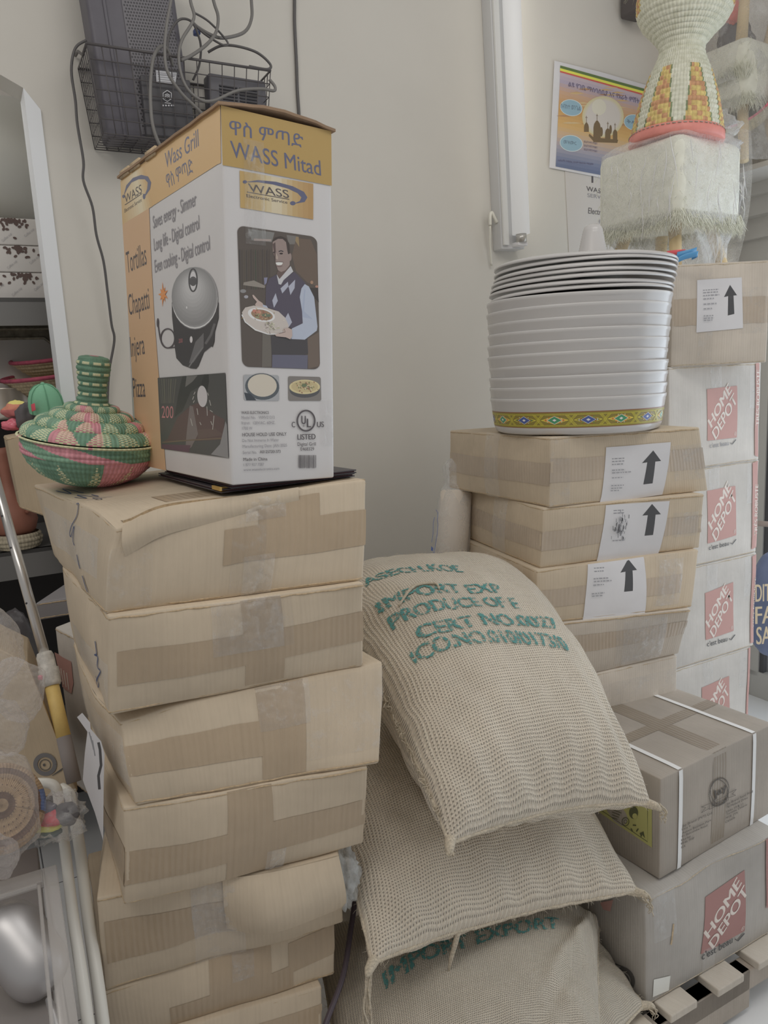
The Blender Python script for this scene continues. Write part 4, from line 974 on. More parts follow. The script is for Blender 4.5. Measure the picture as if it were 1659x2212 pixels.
# ---- woven lidded basket, green and pink
GRN = straw(108, 138, 118, 'green_straw'); PNK = straw(176, 122, 130, 'pink_straw'); CRM = straw(192, 182, 146, 'cream_straw'); DGR = straw(94, 124, 106, 'dark_green_straw')
def coilprof(path, n, bulge, sub=4):
    """profile of n stacked coils along the (r, z) path"""
    path = A(path, float); s_ = np.r_[0, np.cumsum(np.linalg.norm(np.diff(path, axis=0), axis=1))]; out = []
    for i in range(n*sub+1):
        q = s_[-1]*i/(n*sub); r, z = np.interp(q, s_, path[:, 0]), np.interp(q, s_, path[:, 1])
        r2, z2 = np.interp(min(q+1e-4, s_[-1]), s_, path[:, 0]), np.interp(min(q+1e-4, s_[-1]), s_, path[:, 1]); r1, z1 = np.interp(max(0, q-1e-4), s_, path[:, 0]), np.interp(max(0, q-1e-4), s_, path[:, 1])
        t_ = nrm([r2-r1, z2-z1]); k = bulge*abs(math.sin(math.pi*i/sub))**.7
        out.append((r+t_[1]*k, z-t_[0]*k))
    return out
gB = A([-.565, 1.47, ltop[0][2]+.008])
ax_ = nrm(A([0, 0, 1])+cr*.15-A([0, .04, 0])); fr = frame(gB, ax_)
tB = thing('lidded_basket', gB, 'green and pink woven basket with a tall knob lid on the left carton stack', 'basket')
SEG = 220
def weave(i, k, rows, zig, cols, ph=0):
    """rows of small cream stitches over coloured sectors with a zigzag edge"""
    th = k/SEG; sec = int((th*len(cols)+ph) % len(cols)); base = cols[sec]
    z = abs(((th*zig+ph) % 1)*2-1)
    if rows and z > i/rows*.8+.1 and (i+k//2) % 2: return 2
    return base
pr = coilprof([(.030, .0), (.062, .004), (.090, .018), (.110, .038), (.119, .055)], 9, .0016, 4); npf = len(pr)
mb = MB(); mb.lathe(pr, fr, SEG, mfun=lambda i, k: weave(i, k, 30, 11, (0, 0, 1, 0, 3, 1)) if i > 12 else (0, 0, 1, 0, 3, 1)[int(k/SEG*6)])
mb.lathe(coilprof([(.119, .055), (.1215, .064), (.122, .074), (.120, .083)], 3, .0030, 6), fr, SEG, mfun=lambda i, k: (0, 0, 1, 0, 3, 0, 1, 0, 1, 3)[int(k/SEG*10+i/12)%10])
mb.lathe([(.118, .083), (.02, .084)], fr, SEG, 0); mb.lathe([(.0, .0), (.031, .0)], fr, SEG, 0)
mb.build('bowl', [GRN, PNK, CRM, DGR], tB)
fl_ = frame(gB+ax_*.083, nrm(ax_+cr*.02)); mb = MB()
pl = coilprof([(.127, .0), (.126, .004)], 1, .004, 8); mb.lathe(pl, fl_, SEG, mfun=lambda i, k: 2 if (k//2) % 22 else 1)
steps = [(.124, .006), (.100, .026), (.076, .042), (.050, .056), (.032, .066)]
for q, (a, b) in enumerate(zip(steps, steps[1:])):
    pp = []
    for k in range(15):
        f = k/14; r = a[0]+(b[0]-a[0])*f; z = a[1]+(b[1]-a[1])*f; kk = .0075*math.sin(math.pi*f)**.7; pp.append((r+kk*.75, z+kk*.65))
    def mf(i, k, q=q):
        th = k/SEG; d = abs(((th*7+.25*q) % 1)*2-1); sec = (1, 0, 0, 1, 0, 0, 1, 0)[int(th*8+.35) % 8]
        if d < .86-.02*i*(q % 2) and d > .10+.03*i and (i+k//2) % 2: return 2
        return 3 if d <= .10+.03*i else sec
    mb.lathe(pp, fl_, SEG, mfun=mf)
nk = coilprof([(.032, .064), (.026, .074), (.0235, .09), (.0245, .11), (.028, .13), (.028, .148), (.022, .154), (.001, .155)], 12, .0030, 6)
mb.lathe(nk, fl_, SEG, mfun=lambda i, k: (1 if i > 66 else 2 if ((i//6) % 2 == 0 and 1 < i % 6 < 5 and (k//8) % 3 and i < 60) else 3))
mb.build('lid', [GRN, PNK, CRM, DGR], tB)

# ================================================================ burlap sacks
BUR = burlap('burlap', 170, 160, 146); BUR2 = burlap('burlap_fine', 164, 155, 142, .0036)
JUTE = pm(168, 160, 146, .95, name='loose_jute_fibre'); JUTED = pm(152, 143, 128, .95, name='jute_thread', var=.3, sc=300)
GREENINK, _t, _p = newmat('faded_green_stencil')     # ink that only took on the raised threads
_p.inputs['Base Color'].default_value = C(72, 116, 114); _p.inputs['Roughness'].default_value = .9
_n = _t.noise(170, 2, _t.coord(), .7); _tr = _t.new('ShaderNodeBsdfTransparent'); _mx = _t.new('ShaderNodeMixShader')
_t.link(_t.math('GREATER_THAN', _n, .47), _mx.inputs[0]); _t.link(_tr.outputs[0], _mx.inputs[1]); _t.link(_p.outputs[0], _mx.inputs[2]); _t.link(_mx.outputs[0], _t.n['Material Output'].inputs[0])
class Sack:
    def __init__(s, FL, FR, BL, BR, Ht, Hb, arch=0., seed=0, e=.5, folds=(), pw=2.6, conc=.06):
        s.c = [A(p, float) for p in (FL, FR, BL, BR)]; s.Ht = Ht; s.Hb = Hb; s.arch = arch; s.seed = seed; s.e = e; s.folds = folds; s.pw = pw; s.conc = conc
        s.n = nrm(np.cross(s.c[1]-s.c[0]+s.c[3]-s.c[2], s.c[2]-s.c[0]+s.c[3]-s.c[1]))
        s.W = np.linalg.norm(s.c[1]-s.c[0]); s.L = np.linalg.norm(s.c[2]-s.c[0])
    def pt(s, u, v, side):
        U = (u*(1-s.conc*(1-v*v))+1)/2; Vv = (v*(1-s.conc*(1-u*u))+1)/2
        p = (s.c[0]*(1-U)+s.c[1]*U)*(1-Vv)+(s.c[2]*(1-U)+s.c[3]*U)*Vv
        p = p+A([0, 0, s.arch*(1-v*v)])
        pr = (max(0, 1-abs(u)**s.pw)*max(0, 1-abs(v)**s.pw))**s.e
        p = p+s.n*side*(s.Ht if side > 0 else s.Hb)*pr
        w_ = .35+.65*min(1, pr*1.4)
        k = n1(p, 5, s.seed)*.012+n1(p, 13, s.seed+3)*.005+n1(p, 30, s.seed+4)*.0022
        edge = (1-pr)*.008*math.sin(u*23+v*17+s.seed+3*n1(p, 6, 2))
        p = p+s.n*side*(k*w_+edge*min(1, 3*pr))
        for (fu, fv, du, dv, wd, amp) in s.folds:
            q = (u-fu)*dv-(v-fv)*du; l = (u-fu)*du+(v-fv)*dv
            p = p+s.n*side*amp*math.exp(-(q/wd)**2)*(1/(1+math.exp(-l*8)))*min(1, pr*2.5)
        return p
    def at(s, u, v, off):
        p = s.pt(u, v, 1); a = s.pt(u+.01, v, 1)-s.pt(u-.01, v, 1); b = s.pt(u, v+.01, 1)-s.pt(u, v-.01, 1)
        return p+nrm(np.cross(a, b))*off
    def uv(s, x, y):
        if not hasattr(s, 'g'):
            s.g = [(proj(s.pt(u, v, 1)), u, v) for u in np.linspace(-.97, .97, 50) for v in np.linspace(-.97, .97, 60)]
        best = min(s.g, key=lambda q: (q[0][0]-x)**2+(q[0][1]-y)**2); u, v = best[1], best[2]
        for _ in range(5):
            c = A(proj(s.pt(u, v, 1))); J = A([(A(proj(s.pt(u+.02, v, 1)))-c)/.02, (A(proj(s.pt(u, v+.02, 1)))-c)/.02]).T
            d = np.linalg.lstsq(J, A([x, y])-c, rcond=None)[0]; d = np.clip(d, -.05, .05); u, v = np.clip(u+d[0], -1.3, 1.3), np.clip(v+d[1], -1.3, 1.3)
        return (u, v)
def make_sack(s, label, mt, hairs=700, corners=(), fringe=None):
    base = (s.c[0]+s.c[1]+s.c[2]+s.c[3])/4; t = thing('burlap_sack', base, label, 'sack', 'burlap coffee sacks in a pile')
    mb = MB(); us = np.sin(np.linspace(-math.pi/2, math.pi/2, 90)); vs = np.sin(np.linspace(-math.pi/2, math.pi/2, 100))
    for side in (1, -1):
        mb.grid(lambda u, v: s.pt(u, v, side), us if side > 0 else us[::-1], vs, 0, lambda u, v: (u*s.W/2+10, v*s.L/2+10))
    mb.build('sackcloth', mt, t, weld=True)
    mb = MB()    # stitched seam around the rim
    for (a, b) in (((-1, -1), (1, -1)), ((1, -1), (1, 1)), ((1, 1), (-1, 1)), ((-1, 1), (-1, -1))):
        P = [s.pt(a[0]+(b[0]-a[0])*k/60, a[1]+(b[1]-a[1])*k/60, 1)+nv((k*.3, a[0], s.seed), 1.3)*.002 for k in range(61)]
        mb.tube(P, [.0030+.0016*abs(n1((k*.4, a[1], s.seed), 1.5)) for k in range(61)], 6)
    mb.build('seam', JUTED, t)
    rp = random.Random(s.seed); mb = MB()
    def hair(p, n, l, r=.00022):
        d = nrm(n+A([rp.gauss(0, .8) for _ in range(3)])); q = nrm(A([rp.gauss(0, 1) for _ in range(3)])); mb.tube([p-n*.001, p+d*l*.5, p+d*l*.8+q*l*.35], [r, r, r*.5], 3, caps=False)
    for k in range(hairs):
        u, v = rp.uniform(-.98, .98), rp.uniform(-.98, .98); side = 1 if rp.random() < .8 else -1
        p = s.pt(u, v, side); hair(p, s.n*side if abs(u) < .9 and abs(v) < .9 else nrm(p-base), rp.uniform(.004, .014))
    for k in range(hairs//2):
        a = rp.choice([(-1, None), (1, None), (None, -1), (None, 1)]); q = rp.uniform(-1, 1); u, v = (a[0], q) if a[0] else (q, a[1])
        p = s.pt(u, v, 1); hair(p, nrm(p-base), rp.uniform(.006, .020), .00026)
    tag(mb.build('loose_fibres', JUTE, t), None, None, None, 'stuff')
    for (ci, ln, drop, nst) in corners:     # gathered corner ears and hanging thread ends
        c = s.c[ci]+A([0, 0, 0.]); out = nrm(c-base)*A([1, 1, .3]); mb = MB()
        P = [c-out*.03, c-out*.008, c+out*.012, c+out*.022-A([0, 0, .006])]; mb.tube(P, [.010, .010, .008, .003], 10, sub=4)
        for k in range(nst):
            o0 = A([rp.gauss(0, .004) for _ in range(3)]); P = [c+out*.01+o0]
            for j in range(1, 7): P.append(P[0]+out*(.012*min(1, j/2)+.003*j*(ln-.05)*10)+A([rp.gauss(0, .002), rp.gauss(0, .002), -drop*ln*j/6]))
            mb.tube(P, [.0018, .0016, .0012, .0007], 5, sub=3)
        mb.build('corner_tuft', JUTED, t)
    if fringe:
        mb = MB()
        for k in range(fringe[2]):
            q = rp.uniform(fringe[0], fringe[1]); p = s.pt(-1, q, 1); o_ = nrm(p-base); l = rp.uniform(.006, .022)
            P = [p]+[p+o_*l*(j/4)*.5+A([rp.gauss(0, .004), rp.gauss(0, .004), rp.gauss(0, .004)+.004]) for j in range(1, 5)]; mb.tube(P, [.0012, .0011, .0010, .0006], 5, sub=3)
        tag(mb.build('seam_fringe', JUTED, t), None, None, None, 'stuff')
    return t
s1 = Sack(ony(972, 1822, 1.15), ony(1406, 1738, 1.40), (-.24, 1.83, .99), (.27, 2.07, .98), .15, .15, .075, 1, .5, folds=((-.2, -.9, .3, -1, .1, -.006),), pw=2.8)
t1 = make_sack(s1, 'topmost burlap sack with green stencilled lettering, leaning against the wall', BUR, 1000, ((0, .03, .3, 5), (1, .05, .6, 5)), (-.9, .6, 130))
def stencil(s, t, lines, dv=.088):
    p = Print(s, .0016, .05, None)
    for txt, upto, a, b in lines:
        p.raw = False; p.tf = (760, 1160, 2.514); O, E_ = A(p.px(a)), A(p.px(b)); p.raw = True
        up_ = A([-(E_-O)[1]*s.W/s.L*.5, 1.]); p.text(txt, tuple(O), tuple(E_), tuple(O+up_*dv), GREENINK, .035, upto=upto)
    p.build('stencil_lettering', t, 'green stencilled lettering')
stencil(s1, t1, [('ASECH.KOE', 'ASECH.KO', (80, 270), (560, 192)), ('IMPORT EXP', 'IMPORT EX', (160, 422), (770, 305)), ('PRODUCE OF E', 'PRODUCE OF', (228, 508), (848, 388)),
    ('CERT NO.0027', 'CERT NO.', (376, 566), (915, 486)), ('ICO.NO.010/0173/0', 'ICO.NO.010', (352, 690), (905, 582))])
mb = MB(); mb.tube([s1.at(*s1.uv(x, y), .0045) for x, y in ((862, 1312), (885, 1278), (905, 1266), (940, 1264), (948, 1276))], [.002, .0034, .0034, .003, .0016], 6, sub=5); mb.build('loose_thread', JUTED, t1)
s2 = Sack(ony(803, 2083, 1.13), ony(1378, 1928, 1.43), ony(803, 2083, 1.13)+A([-.20, .58, .17]), ony(1378, 1928, 1.43)+A([-.20, .58, .17]), .13, .075, .03, 2, .5, pw=2.8)
t2 = make_sack(s2, 'second burlap sack from the top, plain cloth with thread tassels at its front corners', BUR, 900, ((0, .17, 1., 7), (1, .07, .5, 6)))
mb = MB(); q = s2.pt(-.42, -1, 1); mb.tube([q, q+A([-.006, -.004, -.02]), q+A([-.016, -.008, -.05]), q+A([-.02, -.008, -.075])], [.006, .005, .004, .001], 7, sub=4); mb.build('thread_tassel', JUTED, t2)
s3 = Sack((-.10, .99, .26), (.345, 1.20, .235), (-.20, 1.50, .30), (.445, 1.56, .24), .155, .09, .02, 3, .5, folds=((.55, -.5, .45, .9, .07, .018), (.75, -.3, .2, 1, .05, .014), (.35, -.9, .6, .8, .08, -.014)), pw=3.2, conc=.02)
t3 = make_sack(s3, 'third burlap sack from the top, gathered folds at its right end', BUR2, 600, ((1, .03, .3, 3),))
stencil(s3, t3, [('IMPORT EXPORT', 'IMPORT', (190, 2455), (640, 2230))], .15)
s4 = Sack((.10, 1.0, .20), ony(1392, 2172, 1.42), (-.08, 1.50, .20), (.40, 1.78, .20), .09, .055, .0, 4, .5, pw=3.)
make_sack(s4, 'lowest burlap sack in view, its corner ear against the red logo moving box', BUR2, 500, ((1, .05, .5, 6),))

# ================================================================ white tubs and lids
TUB = pm(155, 153, 152, .20, name='white_plastic', spec=.5)
tc = A([.512, 2.0, L and Rr[0][0].t[0][2]+.002]); up = nrm(A([0, 0, 1])+cr*.012)
def tubprof(r0, r1, h): return [(.02, .004), (r0-.02, .004), (r0-.006, .0), (r0+.002, .004), (r0+.006, .014), (r1, h-.010), (r1+.0014, h-.008), (r1+.0018, h-.002), (r1+.001, h), (r1-.003, h-.003), (r1-.005, h-.012), (r0-.001, .016), (r0-.012, .008), (.02, .008)]
def wob4(th, z): return .010*math.cos(4*(th-.6))
mb = MB(); mb.lathe(tubprof(.206, .221, .088), frame((0, 0, 0)), 128, wob=wob4); tub = mb.build('plastic_tub', TUB, None, base=(0, 0, 0))
rp = random.Random(11); tubs = []
names = ['lowest white tub of the stack, woven pattern band printed around it']+['white plastic tub nested in the tall stack under the lids, counted %s from the bottom' % w_ for w_ in ('second', 'third', 'fourth', 'fifth', 'sixth', 'seventh', 'eighth', 'ninth', 'tenth')]
z = 0
for i in range(10):
    o = tub if i == 0 else tub.copy()
    if i: COL.objects.link(o)
    tw = rp.uniform(-.012, .012)
    k = 1+.0035*i; o.scale = (k, k, 1)
    o.location = tuple(tc+up*z+A([rp.uniform(-.0015, .0015), rp.uniform(-.0015, .0015), 0])); o.rotation_euler = (rp.uniform(-.006, .006), tw*.8+.01, rp.uniform(-.15, .15)*(i > 0))
    tag(o, names[i], 'tub', 'white plastic tubs nested in a stack'); tubs.append(o); z += .0265
# band of woven diamonds around the lowest tub
class Band:
    def at(s, u, v, off):
        r = (.206+.006+(.221-.212)*max(0, (v-.014))/.064)*(1+wob4(u/.215, 0))+off-.0004; th = u/.215
        return A([r*math.cos(th), r*math.sin(th), v])
tubs[0]['_b'] = [0, 0, 0]
p = Print(Band(), .0007, .012); p.raw = True
OLIVE = pm(112, 102, 52, .35, name='olive_band'); LIMEB = pm(176, 168, 70, .35, name='lime_band'); REDB = pm(150, 62, 60, .35, name='red_band'); BLB = pm(62, 76, 124, .35, name='blue_band'); GNB = pm(62, 118, 86, .35, name='green_band'); OCH = pm(178, 138, 66, .35, name='ochre_band'); BRN = pm(112, 72, 50, .35, name='brown_band'); WB = pm(190, 188, 184, .35, name='white_band')
ua, ub = math.pi*.95*.215, math.pi*2.12*.215; v0, v1 = .020, .052; vm = (v0+v1)/2
p.rect(ua, v0-.0025, ub, v1+.0035, BRN); p.rect(ua, v0-.001, ub, v1+.0015, OLIVE)
u = ua; k = 0
while u < ub-.05:
    cu_ = u+.034; hw = .034; DC = (BLB, GNB)[(k//1) % 2]
    for dx in (hw, hw*.84): p.poly([(cu_-dx, vm), (cu_, v0+.006-(hw-dx)*0), (cu_+dx, vm), (cu_, v1-.006)], LIMEB if dx == hw else (OCH if k % 2 else OLIVE))
    p.poly([(cu_-.018, vm), (cu_, vm-.010), (cu_+.018, vm), (cu_, vm+.010)], WB); p.poly([(cu_-.0165, vm), (cu_, vm-.009), (cu_+.0165, vm), (cu_, vm+.009)], DC); p.poly([(cu_-.005, vm), (cu_, vm-.003), (cu_+.005, vm), (cu_, vm+.003)], WB)
    for j in range(4):
        for sx in (-1, 1):
            for sy in (-1, 1):
                x, y = cu_+sx*(.021-.0042*j), vm+sy*(.0012+.0026*j); p.poly([(x-.0014, y), (x, y-.0012), (x+.0014, y), (x, y+.0012)], (WB, REDB, GNB, REDB)[(j+k) % 4]); p.off -= LS
    for sx in (-1, 1):
        for q in range(3): p.line([(cu_+sx*(.030+.003*q)-sx*.004, v0+.004), (cu_+sx*(.041+.003*q)-sx*.004, vm), (cu_+sx*(.030+.003*q)-sx*.004, v1-.004)], .0010, LIMEB); p.off -= LS
    p.off = .0007+LS*6; u += .078; k += 1
x = ua
while x < ub-.003:
    for y in (v0+.0015, v1-.0015): p.line([(x, y-.001), (x+.0016, y+.001)], .0009, LIMEB); p.off -= LS
    x += .0034
for y in (v0+.0036, v1-.0036): p.line([(ua+(ub-ua)*q/60, y) for q in range(61)], .0008, LIMEB)
p.build('pattern_band', tubs[0], 'printed band of woven diamonds')
LIDP = [(r_*.945, z_) for r_, z_ in [(.0, .028), (.05, .027), (.12, .018), (.19, .008), (.215, .004), (.226, .006), (.234, .004), (.238, .0), (.2385, -.0035), (.236, -.0045), (.233, -.002), (.222, .0), (.20, .002), (.10, .016), (.0, .024)]]
mb = MB(); mb.lathe(LIDP, frame((0, 0, 0)), 128, wob=lambda th, z: .006*math.cos(4*(th-.6))); lid = mb.build('plastic_cover', TUB, None, base=(0, 0, 0))
zl0 = z-.0265+.088-.006
ln_ = ('lowest', 'second', 'third', 'fourth', 'fifth', 'sixth', 'seventh')
for i in range(8):
    o = lid if i == 0 else lid.copy()
    if i: COL.objects.link(o)
    o.location = tuple(tc+up*(zl0+i*.0125)+A([.004+.002*i+rp.uniform(-.002, .002), rp.uniform(-.002, .002), 0])); o.rotation_euler = (rp.uniform(-.006, .006), .012+rp.uniform(-.005, .005), rp.uniform(0, 6))
    tag(o, ('topmost white lid of the stack, its cone shaped knob pointing up' if i == 7 else 'white plastic lid stacked on the tubs, %s lid from the bottom' % ln_[i]), 'lid', 'white plastic lids on the tubs'); top = o
top['_b'] = [0, 0, 0]; top.rotation_euler = (0, .02, 0); mb = MB()
kp = [(.039, .022), (.037, .026)]
for k in range(10): r = .036-.0011*k; kp += [(r, .029+k*.0055), (r-.0012, .0312+k*.0055)]
kp += [(.0245, .085), (.021, .094), (.012, .100), (.0, .101)]
mb.lathe(kp, frame((.022, .0, .0)), 48); mb.build('knob', TUB, top)

# ================================================================ fur stool in a plastic bag, baskets on it
FUR = pm(190, 186, 170, .85, name='cream_fur', var=.06, sc=40); FURG = pm(150, 148, 144, .9, name='shaded_fur_side'); LEGW = cardboard(176, 158, 124, 'pale_wood', 20, .5, .0004)
BAG = film('clear_plastic_bag', 200, 204, 208, .20, .13, .018, 14)
CREASE_GLINT = film('crease_glint', 205, 206, 208, .55, .10, .001, 30, False)
stO = A([.915, 2.36, 0]); sx_ = A([math.cos(R_(33)), math.sin(R_(33)), 0]); sy_ = A([-sx_[1], sx_[0], 0]); SZ = ctA.t[0][2]
def fur_stool(base, ax, ay, w_, d_, z0, z1, zl, label, seed, flip=False, nfur=2600):
    c = base+ax*w_/2+ay*d_/2; t = thing('fur_stool', c+A([0, 0, zl]), label, 'stool', 'fur stools wrapped in clear plastic')
    mb = MB(); mb.box(c+A([0, 0, (z0+z1)/2]), (w_, d_, z1-z0), (ax, ay, A([0, 0, 1])), 0, .03); mb.build('seat', FUR, t)
    rp = random.Random(seed); mb = MB()
    for k in range(nfur):
        f = rp.choice((0, 0, 1, 1, 2, 3)); q = rp.random(); low = rp.random() < .93
        zz = z0+rp.uniform(-.004, .03) if low else rp.uniform(z0+.02, z1-.015)
        p, n = ((base+ax*w_*q, -ay), (base+ay*d_*q, -ax), (base+ax*w_+ay*d_*q, ax), (base+ay*d_+ax*w_*q, ay))[f]
        p = p+A([0, 0, zz]); l = rp.uniform(.02, .05) if low else rp.uniform(.008, .02); sd = A([rp.gauss(0, .25), rp.gauss(0, .25), 0]); dn = A([0, 0, -1.]) if not flip else A([0, 0, 1.])
        mb.tube([p-n*.002, p+n*.004+(dn*.5+sd*.3)*l, p+n*.005+(dn+sd)*l], [.0011, .0009, .0002], 3, caps=False)
    tag(mb.build('fur', FUR, t), None, None, None, 'stuff')
    for i, j in ((0, 0), (1, 0), (1, 1), (0, 1)):
        a = c+ax*(i-.5)*w_*.55+ay*(j-.5)*d_*.55; b = c+ax*(i-.5)*w_*.80+ay*(j-.5)*d_*.80; mb = MB()
        if not flip: mb.tube([a+A([0, 0, z0+.02]), b+A([0, 0, zl])], [.021, .016], 14)
        else: mb.tube([a+A([0, 0, z1-.02]), b+A([0, 0, zl])], [.021, .016], 14)
        mb.build('leg', LEGW, t)
    return t, c
tS, cS = fur_stool(stO, sx_, sy_, .315, .315, 1.925, 2.165, SZ+.001, 'cream fur stool wrapped in a clear bag, standing on the grey brown carton', 21)
def bagshape(name, t, c, ax, ay, levels, seed, n=72, mt=None, amp=.010):
    """levels: (z, half width, half depth, shift along ax, pinch)"""
    lv = A(levels, float); zs = np.linspace(lv[0, 0], lv[-1, 0], 46) if lv[-1, 0] > lv[0, 0] else np.linspace(lv[0, 0], lv[-1, 0], 46)
    o = np.argsort(lv[:, 0]); mb = MB()
    def fn(u, v):
        z = zs[0]+(zs[-1]-zs[0])*v; a, b, s_, pn = [np.interp(z, lv[o, 0], lv[o, k]) for k in (1, 2, 3, 4)]
        th = 2*math.pi*u; e = .35+.65*min(1, pn); cx, sx = math.cos(th), math.sin(th)
        x = math.copysign(abs(cx)**e, cx)*a; y = math.copysign(abs(sx)**e, sx)*b
        k = pn*.10*math.sin(7*th+seed+z*9)+pn*.06*math.sin(13*th+z*25)
        p = c+ax*(x*(1+k)+s_)+ay*y*(1+k)+A([0, 0, z])
        return p+(ax*cx+ay*sx)*amp*(.25+pn)*n1((cx*2.2, sx*2.2, z*9+seed), 1.6)*1.6
    mb.grid(fn, np.linspace(0, 1, n), np.linspace(0, 1, 60), 0); return mb.build(name, mt or BAG, t)
bagshape('plastic_bag', tS, cS, sx_, sy_, [(SZ+.006, .14, .14, .03, .9), (1.82, .13, .13, .03, 1.), (1.88, .155, .155, .01, .5), (1.93, .168, .168, 0, .12), (2.06, .168, .168, 0, .02), (2.165, .166, .166, 0, .02), (2.185, .150, .150, .01, .2)], 4)
mb = MB()   # the bag's gathered mouth standing up at the right
blob(mb, cS+sx_*.11-sy_*.06+A([0, 0, 2.185]), .075, 8, 30, .9, 5, (1., .7, .75)); mb.build('bag_mouth', BAG, tS)
mb = MB(); mb.grid(lambda u, v: cS+sx_*(.172+.055*math.sin(math.pi*v)*(.4+.6*math.sin(3*u))-.06*v*v)-sy_*(.17-.34*u)+A([0, 0, 2.20-.42*v+.02*math.sin(9*u)]), np.linspace(0, 1, 24), np.linspace(0, 1, 24), 0); mb.build('bag_side', BAG, tS)
mb = MB(); mb.box(cS+sx_*.1585+A([0, 0, 2.05]), (.006, .285, .20), (sx_, sy_, A([0, 0, 1])), 0, .002); mb.build('side_shade', pm(138, 137, 135, .6, name='grey_side_shade'), tS)['label'] = 'stool side with its shade put in as grey'  # thin sheet added on the seat: the backlit side's shade as grey colour
rp = random.Random(17)     # glints on the folded bag film, put in as whitish crease ridges
mb = MB()
for k in range(34):
    if k < 18: p0, n_, ax0 = cS-sy_*.172+sx_*rp.uniform(-.15, .15), -sy_, sx_
    else: p0, n_, ax0 = cS+sx_*.176-sy_*rp.uniform(-.14, .15), sx_, sy_
    if rp.random() < .5: p0, n_, ax0 = cS-sx_*.172+sy_*rp.uniform(-.15, .15), -sx_, sy_
    z0 = rp.uniform(2.0, 2.16); l = rp.uniform(.05, .16); sl = rp.uniform(-.25, .25)
    P = [p0+ax0*(sl*l*q+rp.gauss(0, .003))+A([0, 0, z0-l*q])+n_*.002 for q in (0, .3, .6, 1)]
    mb.tube(P, [.0004, .0018, .0014, .0003], 6, sub=4)
for k in range(22):
    th = rp.uniform(-2.6, .6); z0 = rp.uniform(1.84, 1.95); d_ = sx_*math.cos(th)+sy_*math.sin(th); d2 = sx_*math.cos(th+.25)+sy_*math.sin(th+.25)
    mb.tube([cS+sx_*.02+d_*.165+A([0, 0, z0]), cS+sx_*.03+d2*.145+A([0, 0, z0-.05]), cS+sx_*.03+d2*.140+A([0, 0, z0-.09])], [.0004, .0016, .0005], 6, sub=5)
tag(mb.build('crease_glint', CREASE_GLINT, tS), None, None, None, 'stuff')
# hourglass basket
HC_ = straw(196, 189, 162, 'pale_straw', 70); HY = straw(180, 158, 104, 'yellow_straw', 60); HO = straw(166, 128, 98, 'orange_straw', 60); HR_ = pm(180, 114, 106, .5, name='red_leather', var=.12, sc=30); HG = straw(110, 120, 92, 'green_straw_line', 60)
hb = cS+sx_*-.028-sy_*.045+A([0, 0, 2.168]); hz = nrm(A([0, 0, 1])+cr*.055); hf = frame(hb, hz); HS = 150
path = [(.134, .030), (.126, .07), (.112, .13), (.092, .19), (.070, .24), (.062, .265), (.066, .285), (.090, .315), (.120, .345), (.136, .375), (.138, .41), (.132, .45)]
tHG = thing('hourglass_basket', hb, 'hourglass shaped woven straw basket with red leather foot on the wrapped stool', 'basket')
pr = coilprof(path, 30, .0042, 5); mb = MB()
def hmf(i, k):
    co = i//5; th = (k/HS*7+.15) % 1; j = 0
    if co < 12:
        hw = .33-.016*co
        if abs(th-.5) < hw: j = 1 if ((k//3)+co) % 3 else 2
        elif abs(th-.5) < hw+.035: return 3
    elif 24 < co < 28 and abs(th-.5) < .20: j = 1 if (k//3) % 2 else 2
    if co >= 29: return 4
    return j if (co not in (4, 7) or j == 0) else 2
mb.lathe(pr, hf, HS, mfun=hmf); mb.lathe([(.131, .45), (.124, .41), (.0, .33)], hf, 60, 0); mb.build('woven_body', [HC_, HY, HO, HG, straw(170, 84, 100, 'red_straw', 60)], tHG)
mb = MB(); mb.lathe([(.0, .001), (.137, .0), (.141, .004), (.139, .028), (.132, .034)], hf, 80); mb.build('leather_foot', HR_, tHG)['label'] = 'red leather foot band'
mb = MB()
for k in range(56):
    th = 2*math.pi*k/56; q = lambda a, r: hf[0]+hf[1]*r*math.cos(a)+hf[2]*r*math.sin(a)+hf[3]*.0255
    mb.tube([q(th, .1400), q(th+.035, .1416), q(th+.07, .1400)], .0012, 5)
mb.build('stitching', HC_, tHG)
# another basket turned over on top, straw ends sticking out
tb = hb+hz*.455; f2 = frame(tb, nrm(hz+cr*.05)); t = thing('pink_rimmed_basket', tb, 'straw basket with pink rim resting on top of the hourglass basket', 'basket')
mb = MB(); mb.lathe(coilprof([(.140, .0), (.134, .03), (.115, .07), (.08, .10), (.0, .115)], 9, .005, 5), f2, 100, mfun=lambda i, k: 1 if i < 10 else 0); mb.build('woven_body', [HC_, straw(170, 84, 100, 'red_straw', 60)], t)
mb = MB(); rp = random.Random(2)
for k in range(46):
    th = rp.uniform(2.6, 4.0) if k < 34 else rp.uniform(-.6, .4); p0 = f2[0]+f2[1]*.135*math.cos(th)+f2[2]*.135*math.sin(th); d = nrm(f2[1]*math.cos(th)+f2[2]*math.sin(th)+A([rp.gauss(0, .5), rp.gauss(0, .5), -.4]))
    l = rp.uniform(.02, .06); mb.tube([p0, p0+d*l*.6+hz*.004, p0+d*l-A([0, 0, .012])], [.0012, .0011, .0005], 4)
mb.build('straw_ends', HC_, t)
